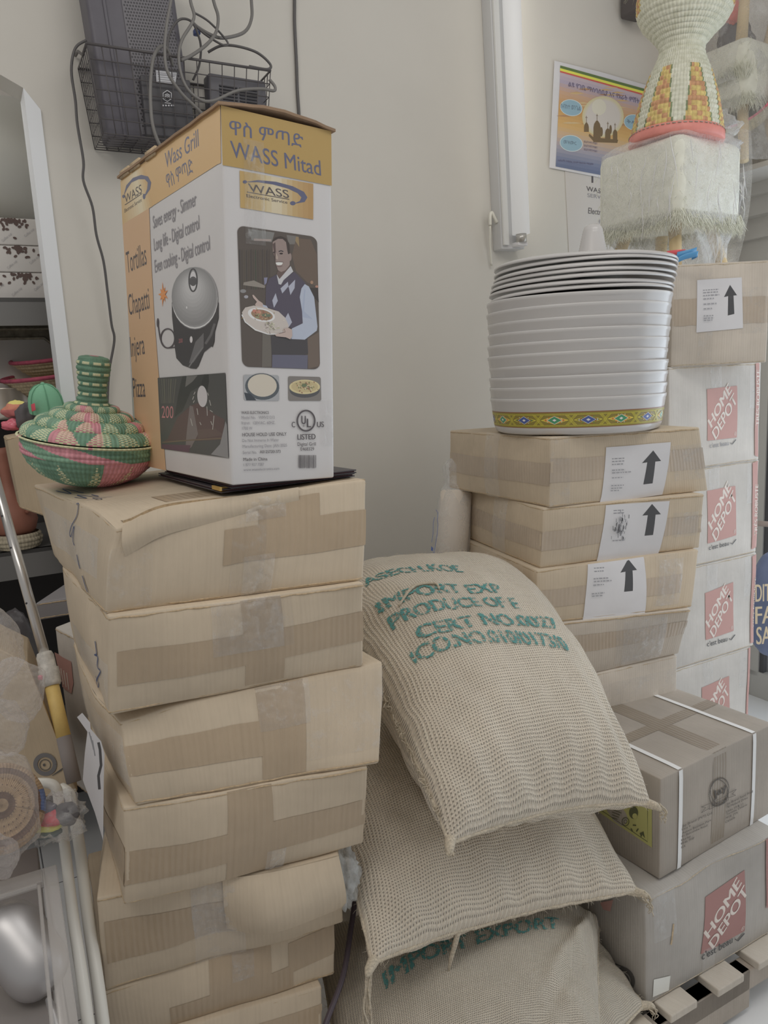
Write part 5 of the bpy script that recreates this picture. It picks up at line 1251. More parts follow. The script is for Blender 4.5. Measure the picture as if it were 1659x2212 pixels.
# things on the ledge over the shop door
tb = ony(1606, 262, 3.0); zL = zl+.012
f3 = frame(ony(1592, 205, 3.02), A([-.55, -.62, .45])); t = thing('pink_rimmed_basket', f3[0], 'big straw basket with a pink rim standing on edge beside the wrapped stools', 'basket')
mb = MB(); mb.lathe(coilprof([(.0, -.12), (.06, -.115), (.10, -.09), (.128, -.05), (.142, .0)], 16, .004, 4), f3, 90); mb.lathe(coilprof([(.142, .0), (.146, .012)], 1, .005, 8), f3, 90, 1); mb.lathe(coilprof([(.140, .0), (.10, -.08), (.0, -.11)], 14, .003, 4), f3, 90, mfun=lambda i, k: 2 if i // 4 == 5 and (k//4) % 2 else 0)
mb.build('woven_body', [straw(168, 160, 136, 'dull_straw', 60), straw(178, 96, 108, 'pink_straw', 60), straw(172, 124, 66, 'ochre_straw', 60)], t)
ex3, ey3 = RS, -WU
for (px_, py_, s_, lab, sd) in ((1640, 392, .0, 'lower plastic wrapped fur stool standing on the ledge over the shop door', 5), (1640, 165, .0, 'upper plastic wrapped fur stool at the top right, legs pointing up', 6)):
    b_ = ony(px_-28, py_, 2.87); zz = b_[2] if sd == 6 else zL
    up_ = sd == 6
    ts, cs = fur_stool(A([b_[0], b_[1], 0]), sx_, sy_, .28, .28, zz+(.0 if up_ else .20), zz+(.14 if up_ else .385), zz+(.34 if up_ else .001), lab, 30+sd, up_, 900)
    bagshape('plastic_bag', ts, cs, sx_, sy_, [(zz+.004, .15, .15, 0, .3), (zz+.12, .152, .152, 0, .2), (zz+.26, .15, .15, 0, .3), (zz+.36, .145, .145, 0, .3), (zz+.40, .10, .10, 0, .9)], sd, 60)
# dark bag and red bag hanging behind the hourglass basket
q0 = ony(1590, 90, 3.05); mb = MB(); blob(mb, q0, .075, 4, 26, .35, 3, (.8, .7, 1.)); tag(mb.build('black_bag', pm(62, 58, 58, .5, name='black_cloth'), None, base=q0), 'black bag hanging behind the hourglass basket, straw ends over it', 'bag')
q0 = ony(1586, 8, 3.0); mb = MB(); blob(mb, q0, .05, 6, 24, .3, 3, (.9, .7, 1.3)); tag(mb.build('red_bag', pm(176, 88, 76, .5, name='red_cloth'), None, base=q0), 'red orange bag at the top edge beside the hourglass basket', 'bag')
mb = MB(); c = W(1384, 2, .07); mb.box(c, (.085, .12, .09), (WU, WN, A([0, 0, 1])), 0, .01); mb.box(c+WN*.062, (.06, .004, .065), (WU, WN, A([0, 0, 1])), 1, .004); tag(mb.build('wall_speaker', [pm(64, 60, 60, .5, name='black_plastic'), pm(84, 80, 80, .8, name='grille')], None, base=c), 'small black box fixed to the wall above the poster', 'speaker')
# ribbon
mb = MB(); o_ = ony(1462, 556, 2.12)
def rib_(P, wd, mi): mb.grid(lambda u, v: spline([A(x, float) for x in P], 10)[int(u)]+A([0, 0, 1])*wd*(v-.5)+A([0, -.4, .0])*wd*(v-.5), range(len(P)*10-9), (0, .5, 1), mi)
rib_([o_+A([-.02, .03, 0]), o_+A([.005, 0, .003]), o_+A([.03, -.01, .006]), o_+A([.052, .0, .012])], .022, 0); rib_([o_+A([.0, -.004, -.008]), o_+A([.02, -.012, .0]), o_+A([.05, -.015, .004]), o_+A([.045, .01, .0])], .014, 0); rib_([o_+A([-.02, .02, .014]), o_+A([.0, .0, .013]), o_+A([.022, .0, .013])], .012, 1)
o = tag(mb.build('ribbon', [pm(72, 124, 164, .35, name='blue_ribbon'), pm(182, 78, 84, .35, name='red_ribbon')], None, base=o_), 'blue and red shiny ribbon between the white lids and the grey brown carton', 'ribbon')
sm = o.modifiers.new('thick', 'SOLIDIFY'); sm.thickness = .0008

# ================================================================ on the wall
# fluorescent batten fixed upright
zb = W(1100, 540, .03)[2]; ub_ = (W(1100, 535, .04)-W0)@WU
_wall = wall
def wall(u, off, z): return _wall(u-(z-zb)*.030, off, z)
tF = thing('fluorescent_batten', wall(ub_, 0, zb), 'upright fluorescent batten with a lit tube on the cream wall', 'lamp')
FT = nrm(A([0, 0, 1])-WU*.030)
def wbox(mb, u0, u1, o0, o1, z0, z1, mi=0, bev=0.): mb.box(wall((u0+u1)/2, (o0+o1)/2, (z0+z1)/2), (u1-u0, o1-o0, z1-z0), (nrm(np.cross(FT, -WN)), WN, FT), mi, bev)
mb = MB(); wbox(mb, ub_-.040, ub_+.060, .0, .050, zb, zb+1.3, 0, .003); mb.build('housing', pm(158, 158, 158, .45, name='white_enamel'), tF)
mb = MB(); wbox(mb, ub_-.036, ub_-.014, .050, .062, zb+.01, zb+1.3, 0, .003); mb.build('reflector_edge', pm(176, 176, 174, .3, name='white_gloss'), tF)
TUBE, _t, _p = newmat('lit_tube'); _p.inputs['Base Color'].default_value = (.7, .7, .7, 1); _p.inputs['Emission Color'].default_value = (1, .995, .97, 1); _p.inputs['Emission Strength'].default_value = .26
mb = MB(); cc = lambda z: wall(ub_+.024, .078, z)
mb.tube([cc(zb+.045), cc(zb+1.3)], .030, 24); mb.build('tube', TUBE, tF)
for du, fc, pw in ((.062, (.75, -.65), .32), (-.05, (-.9, -.45), .08)):
    l_ = wall(ub_+du, .085, zb+.62); area('lamp_light', tuple(l_), tuple(l_+WU*fc[0]+WN*fc[1]), 1.1, .02, pw, (1, .97, .88)); lo_ = COL.objects[-1]
    yx = nrm(WU*fc[0]+WN*fc[1]); Mx = Matrix((tuple(FT), tuple(np.cross(-yx, FT)), tuple(-yx))).transposed().to_4x4(); Mx.translation = tuple(l_); lo_.matrix_world = Mx
mb = MB(); mb.tube([cc(zb+.018), cc(zb+.046)], .0185, 20); mb.build('tube_cap', pm(150, 148, 144, .3, name='cap_metal', metal=.6), tF)
mb = MB(); wbox(mb, ub_+.006, ub_+.046, .045, .085, zb+.006, zb+.02, 0, .003); mb.build('lamp_holder', WHITE, tF)
q = W(1078, 470, .02)
mb = MB(); mb.tube([wall(ub_-.04, .03, q[2]-.02), wall(ub_-.052, .03, q[2]), wall(ub_-.06, .03, q[2]+.012), wall(ub_-.068, .03, q[2]), wall(ub_-.068, .028, q[2]-.03)], .006, 8, sub=4); mb.tube([wall(ub_-.068, .028, q[2]-.03), wall(ub_-.066, .02, q[2]-.09), wall(ub_-.058, .012, q[2]-.16)], .004, 8, sub=5)
mb.build('supply_cord', pm(168, 166, 158, .5, name='white_cord'), tF)
wall = _wall
# poster
PS = lambda off: PlaneS(W0+WN*off, WU, A([0, 0, 1]))
def sheet(name, corners, off, mt, label, cat, th=.0012):
    P = [W(x, y, off) for x, y in corners]; mb = MB(); n = len(P)
    mb.add(P+[p-WN*th for p in P], [tuple(range(n))[::-1], tuple(range(n, 2*n))]+[(i, (i+1) % n, (i+1) % n+n, i+n) for i in range(n)])
    t = thing(name, sum(P)/n, label, cat); mb.build('paper', mt, t, smooth=False, recalc=True); return t
t = sheet('wall_notice', [(1220, 360), (1440, 395), (1440, 560), (1229, 545)], .002, pm(160, 156, 152, .6, name='grey_paper'), 'pale paper notice under the colourful poster, half behind the stool', 'poster')
p = Print(PS(.002), .0008, None, (1180, 120, 5.82)); p.text('WASS', (505, 1700), (720, 1740), (503, 1640), DKT, .01); p.text('SERVICE', (518, 1778), (800, 1820), (516, 1730), GRY); p.text('Electronic', (525, 1985), (800, 2020), (530, 1910), DKT); p.poly([(568, 1490), (590, 1492), (590, 1600), (568, 1600)], DKT)
p.text('fix it', (660, 2110), (800, 2120), (660, 2060), GRY); p.text('service', (680, 2200), (880, 2210), (680, 2140), GRY); p.build('printed_words', t)
t = sheet('wall_poster', [(1198, 131), (1300, 156), (1478, 208), (1472, 424), (1300, 384), (1187, 362)], .006, PAPER, 'colourful poster with domes before a sun and a striped top edge', 'poster')
p = Print(PS(.006), .0008, None, (1180, 120, 5.82))
def band(y0a, y1a, mt): p.poly([(175-y0a*.06, 125+y0a), (1740, 560+y0a), (1740, 560+y1a), (175-y1a*.06, 125+y1a)], mt)
L_ = lambda f: (175-58*f, 205+1190*f); R2_ = lambda f: (1740-30*f, 640+1060*f)
stops = [(0, (168, 150, 156)), (.10, (150, 138, 158)), (.2, (178, 140, 112)), (.38, (184, 134, 70)), (.55, (192, 150, 84)), (.66, (176, 148, 120)), (.78, (140, 134, 146)), (.9, (104, 112, 140)), (1.0, (84, 96, 130))]
for k in range(26):
    f0, f1 = k/26, (k+1)/26; c0 = [np.interp((f0+f1)/2, [s_[0] for s_ in stops], [s_[1][j] for s_ in stops]) for j in range(3)]
    p.poly([L_(f0), R2_(f0), R2_(f1), L_(f1)], pm(*[int(x*.72+sum(c0)/3*.28-8) for x in c0], .4, name='poster_print'))
p.off += LY*2
for (y0, y1, c) in ((0, 34, (78, 96, 58)), (34, 66, (186, 180, 78)), (66, 86, (164, 78, 72))): band(y0, y1, pm(*c, .4, name='poster_stripe'))
rp = random.Random(9)
for k in range(26):
    y = rp.uniform(400, 900); x = rp.uniform(180, 1000); p.poly([(x-90, y), (x, y-12), (x+100, y+6), (x, y+10)], c_(*rp.choice([(200, 160, 96), (176, 112, 66), (198, 150, 74)])))
for k in range(10): p.ell(710, 770, 262-k*6, 258-k*6, c_(196-k, 178-k//2, 110+k*6), n=36)
p.off += LY*2; p.ell(660, 650, 90, 100, c_(196, 188, 160), n=30)
DOME = c_(112, 84, 48)
def dome(x, y, w_, h_, b):
    p.poly([(x-w_, b), (x-w_, y+h_*.5), (x-w_*.8, y+h_*.25), (x-w_*.3, y+h_*.05), (x, y), (x+w_*.3, y+h_*.05), (x+w_*.8, y+h_*.25), (x+w_, y+h_*.5), (x+w_, b)], DOME); p.line([(x, y+5), (x, y-80)], 7, DOME); p.line([(x-14, y-60), (x+14, y-58)], 6, DOME)
dome(502, 840, 30, 120, 960); dome(635, 815, 46, 180, 1090); dome(770, 915, 34, 110, 1080); dome(862, 930, 28, 90, 1060); p.poly([(540, 985), (590, 1030), (900, 1060), (890, 1100), (600, 1090), (530, 1010)], DOME); p.ell(690, 960, 18, 60, DOME); p.ell(805, 930, 16, 56, DOME)
CYAN = c_(108, 156, 180); PALE = c_(176, 190, 190)
for (x, y, rx, ry, a, wd, b1) in ((310, 658, 142, 104, 12, 'ስብከተ ወንጌል', ((178, 660), (430, 695), (178, 602))), (310, 1105, 146, 104, 8, 'መዝሙር', ((215, 1110), (375, 1130), (215, 1065))), (1100, 842, 130, 100, 12, 'ቅዳሴ', ((1010, 850), (1180, 880), (1010, 800)))):
    p.ell(x, y, rx, ry, PALE, a); p.ell(x, y, rx*.94, ry*.92, CYAN, a); p.text(wd, *b1, c_(66, 82, 104), 0, True)
INDIGO = c_(84, 74, 112)
p.text('ልዩ የገቢ ማሰባሰቢያ እና የአራት ምሽት', (275, 395), (1165, 610), (275, 318), INDIGO, .01, True)
for k in range(3): p.text('በደብራችን የሚገኙ ምእመናን', (470, 1100+k*48), (640, 1128+k*48), (470, 1066+k*48), INDIGO, 0, True)
p.text('አድራሻ፡ በደብረ ሰላም ቅድስት ማርያም', (145, 1330), (590, 1385), (145, 1300), INDIGO, 0, True)
p.build('poster_print', t, 'sunset print with domes and blue ovals')

# ---- black wire basket on the wall with the router, the modem and the tower
WIRE = pm(66, 63, 64, .4, name='black_wire'); BLKP = pm(74, 72, 78, .45, name='black_plastic', var=.06, sc=30); BLKD = pm(48, 47, 50, .5, name='dark_plastic')
def wl(p): q = A(p)-W0; return q@WU, q@WN, p[2]
fl = wl(W(187, 94, .17)); fr_ = wl(W(584, 152, .17)); bu0, bu1 = fl[0], fr_[0]; bt = (fl[2]+fr_[2])/2; bz = bt-.195
tW = thing('wire_basket', wall((bu0+bu1)/2, 0, bz), 'black wire basket screwed to the wall holding network boxes', 'wire basket')
def bp(u, o, z):    # walls of the basket slope in a little towards the floor
    f = (bt-z)/.195; return wall(bu0+.02*f+(bu1-bu0-.04*f)*u, .008+o*(.162-.02*f), z)
mb = MB(); rim = [bp(0, 0, bt), bp(0, 1, bt), bp(1, 1, bt), bp(1, 0, bt)]
mb.tube(rim, .0036, 8, closed=True); mb.tube([bp(0, 0, bt+.03), bp(0, .25, bt+.026), bp(0, .55, bt-.0), bp(0, 1, bt)], .0036, 8)
mb.build('rim', WIRE, tW)
mb = MB()
for k in range(1, 7): z = bt-.195*k/6; mb.tube([bp(0, 0, z), bp(0, 1, z), bp(1, 1, z), bp(1, 0, z)], .0014, 6, closed=True)
for k in range(15): u = k/14; mb.tube([bp(u, 1, bt), bp(u, 1, bz), bp(u, 0, bz), bp(u, 0, bt)], .0014, 6)
for k in range(1, 7):
    o_ = k/7; mb.tube([bp(0, o_, bt), bp(0, o_, bz), bp(1, o_, bz), bp(1, o_, bt)], .0014, 6)
mb.build('wire_mesh', WIRE, tW)
def boxthing(name, label, cat, c, size, ax, mt, bev=.006):
    t = thing(name, c-ax[2]*size[2]/2, label, cat); mb = MB(); mb.box(c, size, ax, 0, bev); mb.build('case', mt, t); return t
# tower standing in the basket, perforated front panel
def tilt(a, b=0.): 
    Z_ = nrm(A([0, 0, 1])+WU*a+WN*b); X_ = nrm(WU-Z_*np.dot(WU, Z_)); return (X_, np.cross(Z_, X_), Z_)
ax1 = tilt(-.06, -.0)
c = bp(.30, .48, bz)+ax1[2]*.215; sz1 = (.225, .095, .42)
t = boxthing('black_tower', 'tall black tower with a perforated panel standing in the wire basket', 'computer', c, sz1, ax1, BLKP, .012)
fc = c-ax1[1]*sz1[1]/2 if np.dot(ax1[1], WN) < 0 else c+ax1[1]*sz1[1]/2
fn_ = WN
mb = MB(); mb.box(fc+ax1[0]*.035+fn_*.001, (.125, .004, .40), ax1, 0, .002); mb.build('panel', pm(90, 88, 92, .5, name='mesh_panel'), t)
mb = MB()
for i in range(17):
    for j in range(52):
        q = fc+ax1[0]*(-.022+.0072*i+(.0036 if j % 2 else 0))+ax1[2]*(.19-.0074*j)+fn_*.0033
        mb.add([q+ax1[0]*.0024*math.cos(a)+ax1[2]*.0026*math.sin(a) for a in np.linspace(0, 2*math.pi, 7)[:-1]], [tuple(range(6))])
tag(mb.build('perforations', BLKD, t, smooth=False), None, None, None, 'stuff')
mb = MB(); mb.box(fc-ax1[0]*.07+fn_*.001, (.008, .006, .41), ax1, 0, .002); mb.build('side_ridge', BLKP, t)
# router with a hexagon mark
ax2 = tilt(-.02, .03); a_, b_ = wl(W(305, 160, .15)), wl(W(417, 255, .15))
c = wall((a_[0]+b_[0])/2, .138, bz+.075)+A([0, 0, .004]); sz2 = (b_[0]-a_[0]+.004, .022, .142)
t = boxthing('network_router', 'flat black router with a white hexagon mark at the front of the wire basket', 'router', c, sz2, ax2, pm(62, 61, 64, .5, name='router_plastic'), .004)
p = Print(PlaneS(c+WN*.0135, ax2[0], ax2[2]), .0010, None, (0, 0, 2.304))
WI = pm(168, 168, 172, .5, name='white_ink'); p.poly([(775, 350), (880, 362), (872, 420), (778, 408)], WI); 
for k in range(4): p.line([(785, 372+k*11), (868, 381+k*11)], 4, INKG)
for k in range(6): a = R_(30+60*k); b = R_(90+60*k); p.line([(832+24*math.cos(a), 478+28*math.sin(a)), (832+24*math.cos(b), 478+28*math.sin(b))], 3.5, WI)
for k in range(3): p.line([(820, 484+8*k-10), (832, 478+8*k-10), (845, 486+8*k-10)], 4, WI)
for x in (808, 822, 836, 850, 862): p.line([(x, 525), (x+7, 526)], 7, WI)
p.line([(820, 512), (850, 515)], 3, WI); p.build('printed_mark', t, 'white hexagon mark and sticker')
# modem with louvres
a_, b_ = wl(W(447, 108, .12)), wl(W(566, 130, .12)); ax3 = tilt(.01, .05); c = wall((a_[0]+b_[0])/2, .095, bz+.095)
sz3 = (b_[0]-a_[0]+.01, .05, .185)
t = boxthing('network_modem', 'black louvred modem standing at the right end of the wire basket', 'modem', c, sz3, ax3, pm(72, 71, 76, .4, name='modem_plastic'), .008)
for col in range(2):
    mb = MB()
    for k in range(17): mb.box(c+WN*.0265+ax3[0]*(-.028+.056*col)*1.0+ax3[2]*(.062-.0078*k), (.05, .004, .003), ax3)
    mb.build('louvre', BLKD, t, smooth=False)
mb = MB(); mb.box(c+WN*.0265+ax3[0]*.006-ax3[2]*.008, (.03, .003, .028), ax3, 0, .002); mb.build('badge', pm(96, 98, 106, .3, name='badge'), t)
# cables
CBL = pm(70, 68, 68, .45, name='black_cable'); CBG = pm(92, 90, 88, .4, name='grey_black_cable')
def cable(label, pts, off, r, mt=CBL, tf=(0, 0, 2.304), grp=None, sub=6):
    n = len(pts); P = [W(tf[0]+x/tf[2], tf[1]+y/tf[2], off[0]+(off[1]-off[0])*i/(n-1)+(off[2]*math.sin(math.pi*i/(n-1)) if len(off) > 2 else 0)) for i, (x, y) in enumerate(pts)]
    mb = MB(); mb.tube(P, r, 8, sub=sub); return tag(mb.build('cable', mt, None, base=P[0]), label, 'cable', grp)
cable('thin black cable hanging down the wall left of the grill box', [(430, 200), (375, 240), (355, 350), (375, 500), (385, 620), (415, 800), (415, 900), (460, 1030), (480, 1170), (515, 1300), (535, 1450), (555, 1613), (569, 1693), (544, 1843), (535, 2000), (538, 2150)], (.10, .006), .0034)
cable('black cable running straight down the wall behind the grill box', [(1462, -1500), (1463, -600), (1466, -40), (1466, 100), (1470, 200), (1476, 330), (1480, 450), (1490, 600), (1495, 760), (1520, 1800), (1560, 3200)], (.006, .006), .0046)
cable('grey black cable dropping from the top over the router in a long sweep', [(900, -700), (880, -300), (855, -30), (830, 120), (820, 250), (835, 360), (900, 460), (960, 520), (1005, 565), (1060, 640)], (.2, .2, .02), .0040, CBG)
cable('black cable looping out of the wire basket down behind the grill box', [(860, 330), (835, 250), (800, 232), (765, 285), (750, 400), (750, 520), (760, 620), (785, 700), (820, 760)], (.16, .21, .02), .0044, CBG)
cable('black cable curling across the louvred modem front', [(930, -700), (935, -300), (945, -20), (965, 90), (905, 200), (890, 300), (920, 420), (985, 490), (1060, 502), (1180, 452), (1300, 442), (1362, 452), (1368, 430), (1340, 395)], (.17, .2, .02), .0040, CBG)
cable('black cable hanging from the top edge in a loop between tower and modem', [(1000, -700), (1020, -300), (1058, -20), (1085, 80), (1075, 160), (1030, 220), (955, 275), (900, 300)], (.12, .19), .0042, CBG)
cable('black cable with a wide bend at the right of the network boxes', [(1235, -700), (1240, -300), (1250, -20), (1252, 90), (1215, 160), (1120, 188), (1060, 178), (990, 140), (955, 110)], (.08, .15), .0044, CBG)
cable('thin black cable crossing from the tower to the modem top', [(960, 60), (1040, 108), (1130, 205), (1112, 225), (1020, 170), (955, 110)], (.14, .15), .0028)
cable('black cable arching over the top of the modem', [(1035, 260), (1100, 228), (1180, 230), (1280, 262), (1345, 320), (1330, 345), (1240, 330)], (.10, .14, .02), .0036)
cable('thin black cable arching over the tower front', [(835, 300), (840, 180), (890, 100), (950, 105), (985, 170), (1000, 240), (990, 330), (960, 400)], (.17, .12, .02), .0030)
mb = MB(); q = W(425, 70, .12); mb.box(q, (.016, .02, .014), (WU, WN, A([0, 0, 1])), 0, .003); tag(mb.build('blue_plug', pm(70, 82, 120, .4, name='blue_plug'), None, base=q), 'small blue network plug between the tower and the modem', 'plug')

# ---- roll of foam cups in a plastic sleeve behind the sack
FOAM = pm(178, 170, 160, .8, name='white_foam', var=.03, sc=12)
a, b = ony(966, 1290, 2.12), ony(986, 1062, 2.20); zz = nrm(b-a); ff = frame(a, zz)
t = thing('foam_roll', a, 'roll of white foam in a clear sleeve standing behind the top sack', 'roll'); ln = np.linalg.norm(b-a)
mb = MB(); mb.lathe([(.0, 0), (.046, 0), (.046, ln-.004), (.042, ln), (.0, ln)], ff, 40); mb.build('roll', FOAM, t)
mb = MB(); SLV = film('clear_sleeve', 190, 192, 194, .24, .15, .006, 24)
mb.lathe([(.049, 0), (.050, ln*.5), (.049, ln*.9), (.043, ln+.006), (.034, ln+.02), (.040, ln+.045), (.046, ln+.07), (.034, ln+.092), (.01, ln+.10)], ff, 60, wob=lambda th, z: .07*math.sin(5*th+z*20)+.10*max(0, z-ln)*10*math.sin(3*th)); mb.build('sleeve', SLV, t)
mb = MB(); blob(mb, b+zz*.055+cr*.03, .034, 9, 24, .5, 4); mb.build('sleeve_knot', film('sleeve_knot', 196, 197, 198, .38, .15, .004, 30), t)
p = Print(PlaneS(a+A([-.047, -.02, 0])*1.0-cf*.04, cr, zz), .0, None, (900, 960, 7.375)); BP = pm(76, 92, 140, .5, name='blue_print')
p.line([(305, 1040), (340, 1090), (330, 1200), (340, 1280), (325, 1450), (290, 1650), (262, 1790)], 7, BP); p.line([(285, 1160), (265, 1250), (262, 1420), (240, 1560)], 7, BP); p.poly([(232, 1620), (265, 1650), (262, 1700), (228, 1690)], BP); p.poly([(718, 360), (785, 320), (788, 350), (755, 440), (690, 440)], BP); p.build('printed_mark', t, 'blue print')

# ---- black cable hanging between the left cartons and the sacks
P = [ony(x, y, Y) for x, y, Y in ((762, 1750, 1.42), (764, 1830, 1.38), (766, 1938, 1.32), (757, 2012, 1.27), (741, 2108, 1.20), (706, 2205, 1.13), (690, 2260, 1.1))]
mb = MB(); mb.tube(P, .0052, 8, sub=5); tag(mb.build('cable', pm(58, 50, 56, .4, name='dark_cable'), None, base=P[0]), 'thick dark cable hanging between the left cartons and the burlap sacks', 'cable')

# ---- papers on the shop window, door bar and blue bag
def wsheet(label, s0, z0, s1, z1, mt, inn=.02, extra=None):
    P = [sf(s0, inn, z0), sf(s1, inn, z0), sf(s1, inn, z1), sf(s0, inn, z1)]; mb = MB(); q = -WU*.0015
    mb.add(P+[x+q for x in P], [(3, 2, 1, 0), (4, 5, 6, 7), (0, 1, 5, 4), (1, 2, 6, 5), (2, 3, 7, 6), (3, 0, 4, 7)]); t = thing('window_notice', sf((s0+s1)/2, inn, z0), label, 'notice'); mb.build('paper', mt, t, smooth=False)
    if extra:
        p = Print(PlaneS(sf(s0, inn+.002, z0), RS, A([0, 0, 1])), .0005); p.raw = True; extra(p, s1-s0, z1-z0); p.build('printed_text', t)
YLW = pm(186, 178, 110, .6, name='yellow_highlight'); WPAP = pm(186, 188, 196, .6, name='bright_paper')
def lines_(p, w_, h_):
    rp = random.Random(int(w_*1000)); y = h_-.05; p.rect(.04, y-.03, .14, y-.01, YLW)
    while y > .08:
        y -= .035; p.line([(.03, y), (.03+rp.uniform(.05, w_*.7), y)], .004, INKG)
wsheet('white sheet with a yellow mark at the top of the shop window', .20, 1.72, .52, 2.0, WPAP, extra=lines_)
wsheet('white sheet with grey text in the middle of the shop window', .20, 1.30, .50, 1.68, WPAP, extra=lines_)
wsheet('white sheet with yellow highlights low on the shop window', .20, .86, .50, 1.26, WPAP, extra=lines_)
# floor mop handle bar
a, b = ony(1632, 1130, 2.62), ony(1700, 1136, 2.6); mb = MB(); mb.tube([a, b], .010, 12); tag(mb.build('door_bar', pm(120, 108, 102, .4, name='brown_metal'), None, base=a), 'brown metal bar sticking out at the right edge behind the moving boxes', 'bar')
NAVYB = pm(84, 92, 116, .45, name='navy_bag'); a = ony(1672, 1395, 2.72); t = thing('printed_bag', A([a[0], a[1], 0]), 'navy blue printed sack of ice salt standing by the shop window', 'bag')
mb = MB(); blob(mb, a+A([0, 0, .16]), .17, 3, 26, .14, 2, (.62, .5, 1.15)); mb.build('sack', NAVYB, t)
p = Print(PlaneS(a+A([0, 0, .16])-cf*.13, cr, cu), .0); GLD = pm(166, 152, 128, .5, name='pale_gold_print')
for txt, x, y in (('DITCH', 1632, 1300), ('FAR', 1632, 1348), ('SALT', 1634, 1392)): p.text(txt, (x, y), (x+62, y-4), (x, y-38), GLD, .02)
mb2 = p
p.build('printed_words', t)

# ================================================================ the shelf niche on the left
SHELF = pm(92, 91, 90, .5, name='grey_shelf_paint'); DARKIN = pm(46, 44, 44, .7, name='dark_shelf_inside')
zs1 = W(50, 643, -.20)[2]; zs0 = W(50, 703, -.20)[2]; zl1 = W(60, 1187, -.20)[2]; zl0 = W(60, 1248, -.20)[2]
nU0 = UL-1.3; nU1 = UL+.30
tN = thing('steel_shelf', wall((nU0+nU1)/2, -.45, 0), 'dark grey steel shelf unit behind the wall opening', 'shelf')
def nbox(mb, u0, u1, o0, o1, z0, z1, mi=0, bev=0.): mb.box(wall((u0+u1)/2, (o0+o1)/2, (z0+z1)/2), (u1-u0, o1-o0, z1-z0), (WU, WN, A([0, 0, 1])), mi, bev)
for z0, z1 in ((zs0, zs1), (zl0, zl1), (.30, .36)):
    mb = MB(); nbox(mb, nU0, nU1, -.70, -.20, z1-.012, z1); nbox(mb, nU0, nU1, -.215, -.20, z0, z1); mb.build('shelf_board', SHELF, tN, smooth=False)
for u in (nU0, nU1-.04):
    for o_ in (-.70, -.24):
        mb = MB(); nbox(mb, u, u+.04, o_, o_+.04, 0, 2.3); mb.build('upright', SHELF, tN, smooth=False)
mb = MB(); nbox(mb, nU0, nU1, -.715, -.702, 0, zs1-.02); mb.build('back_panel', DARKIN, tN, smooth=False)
# grey duct above the shelf
mb = MB(); zd = W(30, 330, -.35)[2]; mb.tube([wall(nU0, -.42, zd), wall(nU1, -.42, zd)], .17, 40); tag(mb.build('ventilation_duct', pm(186, 181, 176, .55, name='grey_duct_paint'), None, base=wall(nU0, -.42, zd)), 'grey round duct above the white coffee cup boxes', 'duct')
# three coffee cup boxes
CBW = pm(168, 165, 162, .6, name='white_cup_box'); BEAN = pm(74, 60, 56, .6, name='coffee_bean_print')
for k, (y1, y0, xr, cx_) in enumerate(((592, 641, 104, 48), (536, 590, 94, 38), (480, 533, 85, 27))):
    z0 = W(40, y0, -.235)[2]; z1 = W(40, y1, -.235)[2]; z0 = zs1+.0745*k+.001; z1 = z0+.0725
    u1 = UL+.10-.012*k; c = wall(u1-.23, -.235-.15, (z0+z1)/2)
    t = thing('cup_box', c-A([0, 0, .036]), ('lowest', 'middle', 'topmost')[k]+' of the three white coffee cup boxes on the shelf', 'box', 'white coffee cup boxes on the shelf')
    mb = MB(); mb.box(c, (.46, .30, z1-z0), (WU, WN, A([0, 0, 1])), 0, .003); mb.build('body', CBW, t)
    p = Print(PlaneS(wall(0, -.234, 0), WU, A([0, 0, 1])), .0008); rp = random.Random(k+4); ztop = z1; uu = (W(cx_, y1+10, -.234)-W0)@WU
    p.raw = True; ub0 = uu
    for j in range(40):
        q = rp.random(); x = ub0+rp.gauss(0, .012+.014*q); z = ztop-.004-.030*q*abs(rp.gauss(.6, .4)); p.ell(x, z-WN[2], .0052, .0034, BEAN, rp.uniform(0, 180), 10)
    for (du, dz) in ((-.12, -.035), (-.075, -.05), (-.03, -.06), (.03, -.045), (.065, -.02), (-.16, -.02)):
        p.text('Coffee cup', (ub0+du, ztop+dz-.006), (ub0+du+.026, ztop+dz+.016), (ub0+du-.004, ztop+dz-.001), pm(140, 138, 140, .6, name='pale_grey_ink'))
    tag(p.build('printed_beans', t, 'dark coffee bean print'), None, None, None, 'stuff')
# ornate tray leaning at the back
BRZ = pm(118, 112, 100, .35, name='tarnished_silver', metal=.5, var=.3, sc=60, bump=.004); PEARL = pm(150, 146, 142, .4, name='pale_tray')
tc_ = W(40, 795, -.42); zz = nrm(WN+A([0, 0, .25])); fx = frame(tc_, zz, WU)
t = thing('ornate_tray', tc_-A([0, 0, .14]), 'ornate silver framed tray leaning on the shelf behind the straw baskets', 'tray')
def octo(w_, h_, c_): return [(-w_, -h_+c_), (-w_+c_, -h_), (w_-c_, -h_), (w_, -h_+c_), (w_, h_-c_), (w_-c_, h_), (-w_+c_, h_), (-w_, h_-c_)]
def plate(mb, pts, z0, z1, mi=0):
    P = [fx[0]+fx[1]*x+fx[2]*y+fx[3]*z0 for x, y in pts]+[fx[0]+fx[1]*x+fx[2]*y+fx[3]*z1 for x, y in pts]; n = len(pts)
    mb.add(P, [tuple(range(n))[::-1], tuple(range(n, 2*n))]+[(i, (i+1) % n, (i+1) % n+n, i+n) for i in range(n)], mi)
mb = MB(); plate(mb, octo(.165, .135, .012), 0, .008); mb.build('frame', BRZ, t, smooth=False)
mb = MB(); plate(mb, octo(.118, .088, .035), .008, .0095); mb.build('tray_face', PEARL, t, smooth=False)
mb = MB()
for w_, h_, c_2, rr in ((.150, .122, .02, .006), (.122, .092, .036, .005)):
    q = octo(w_, h_, c_2); mb.tube([fx[0]+fx[1]*x+fx[2]*y+fx[3]*.010 for x, y in q], rr, 8, closed=True)
mb.build('embossed_border', BRZ, t)
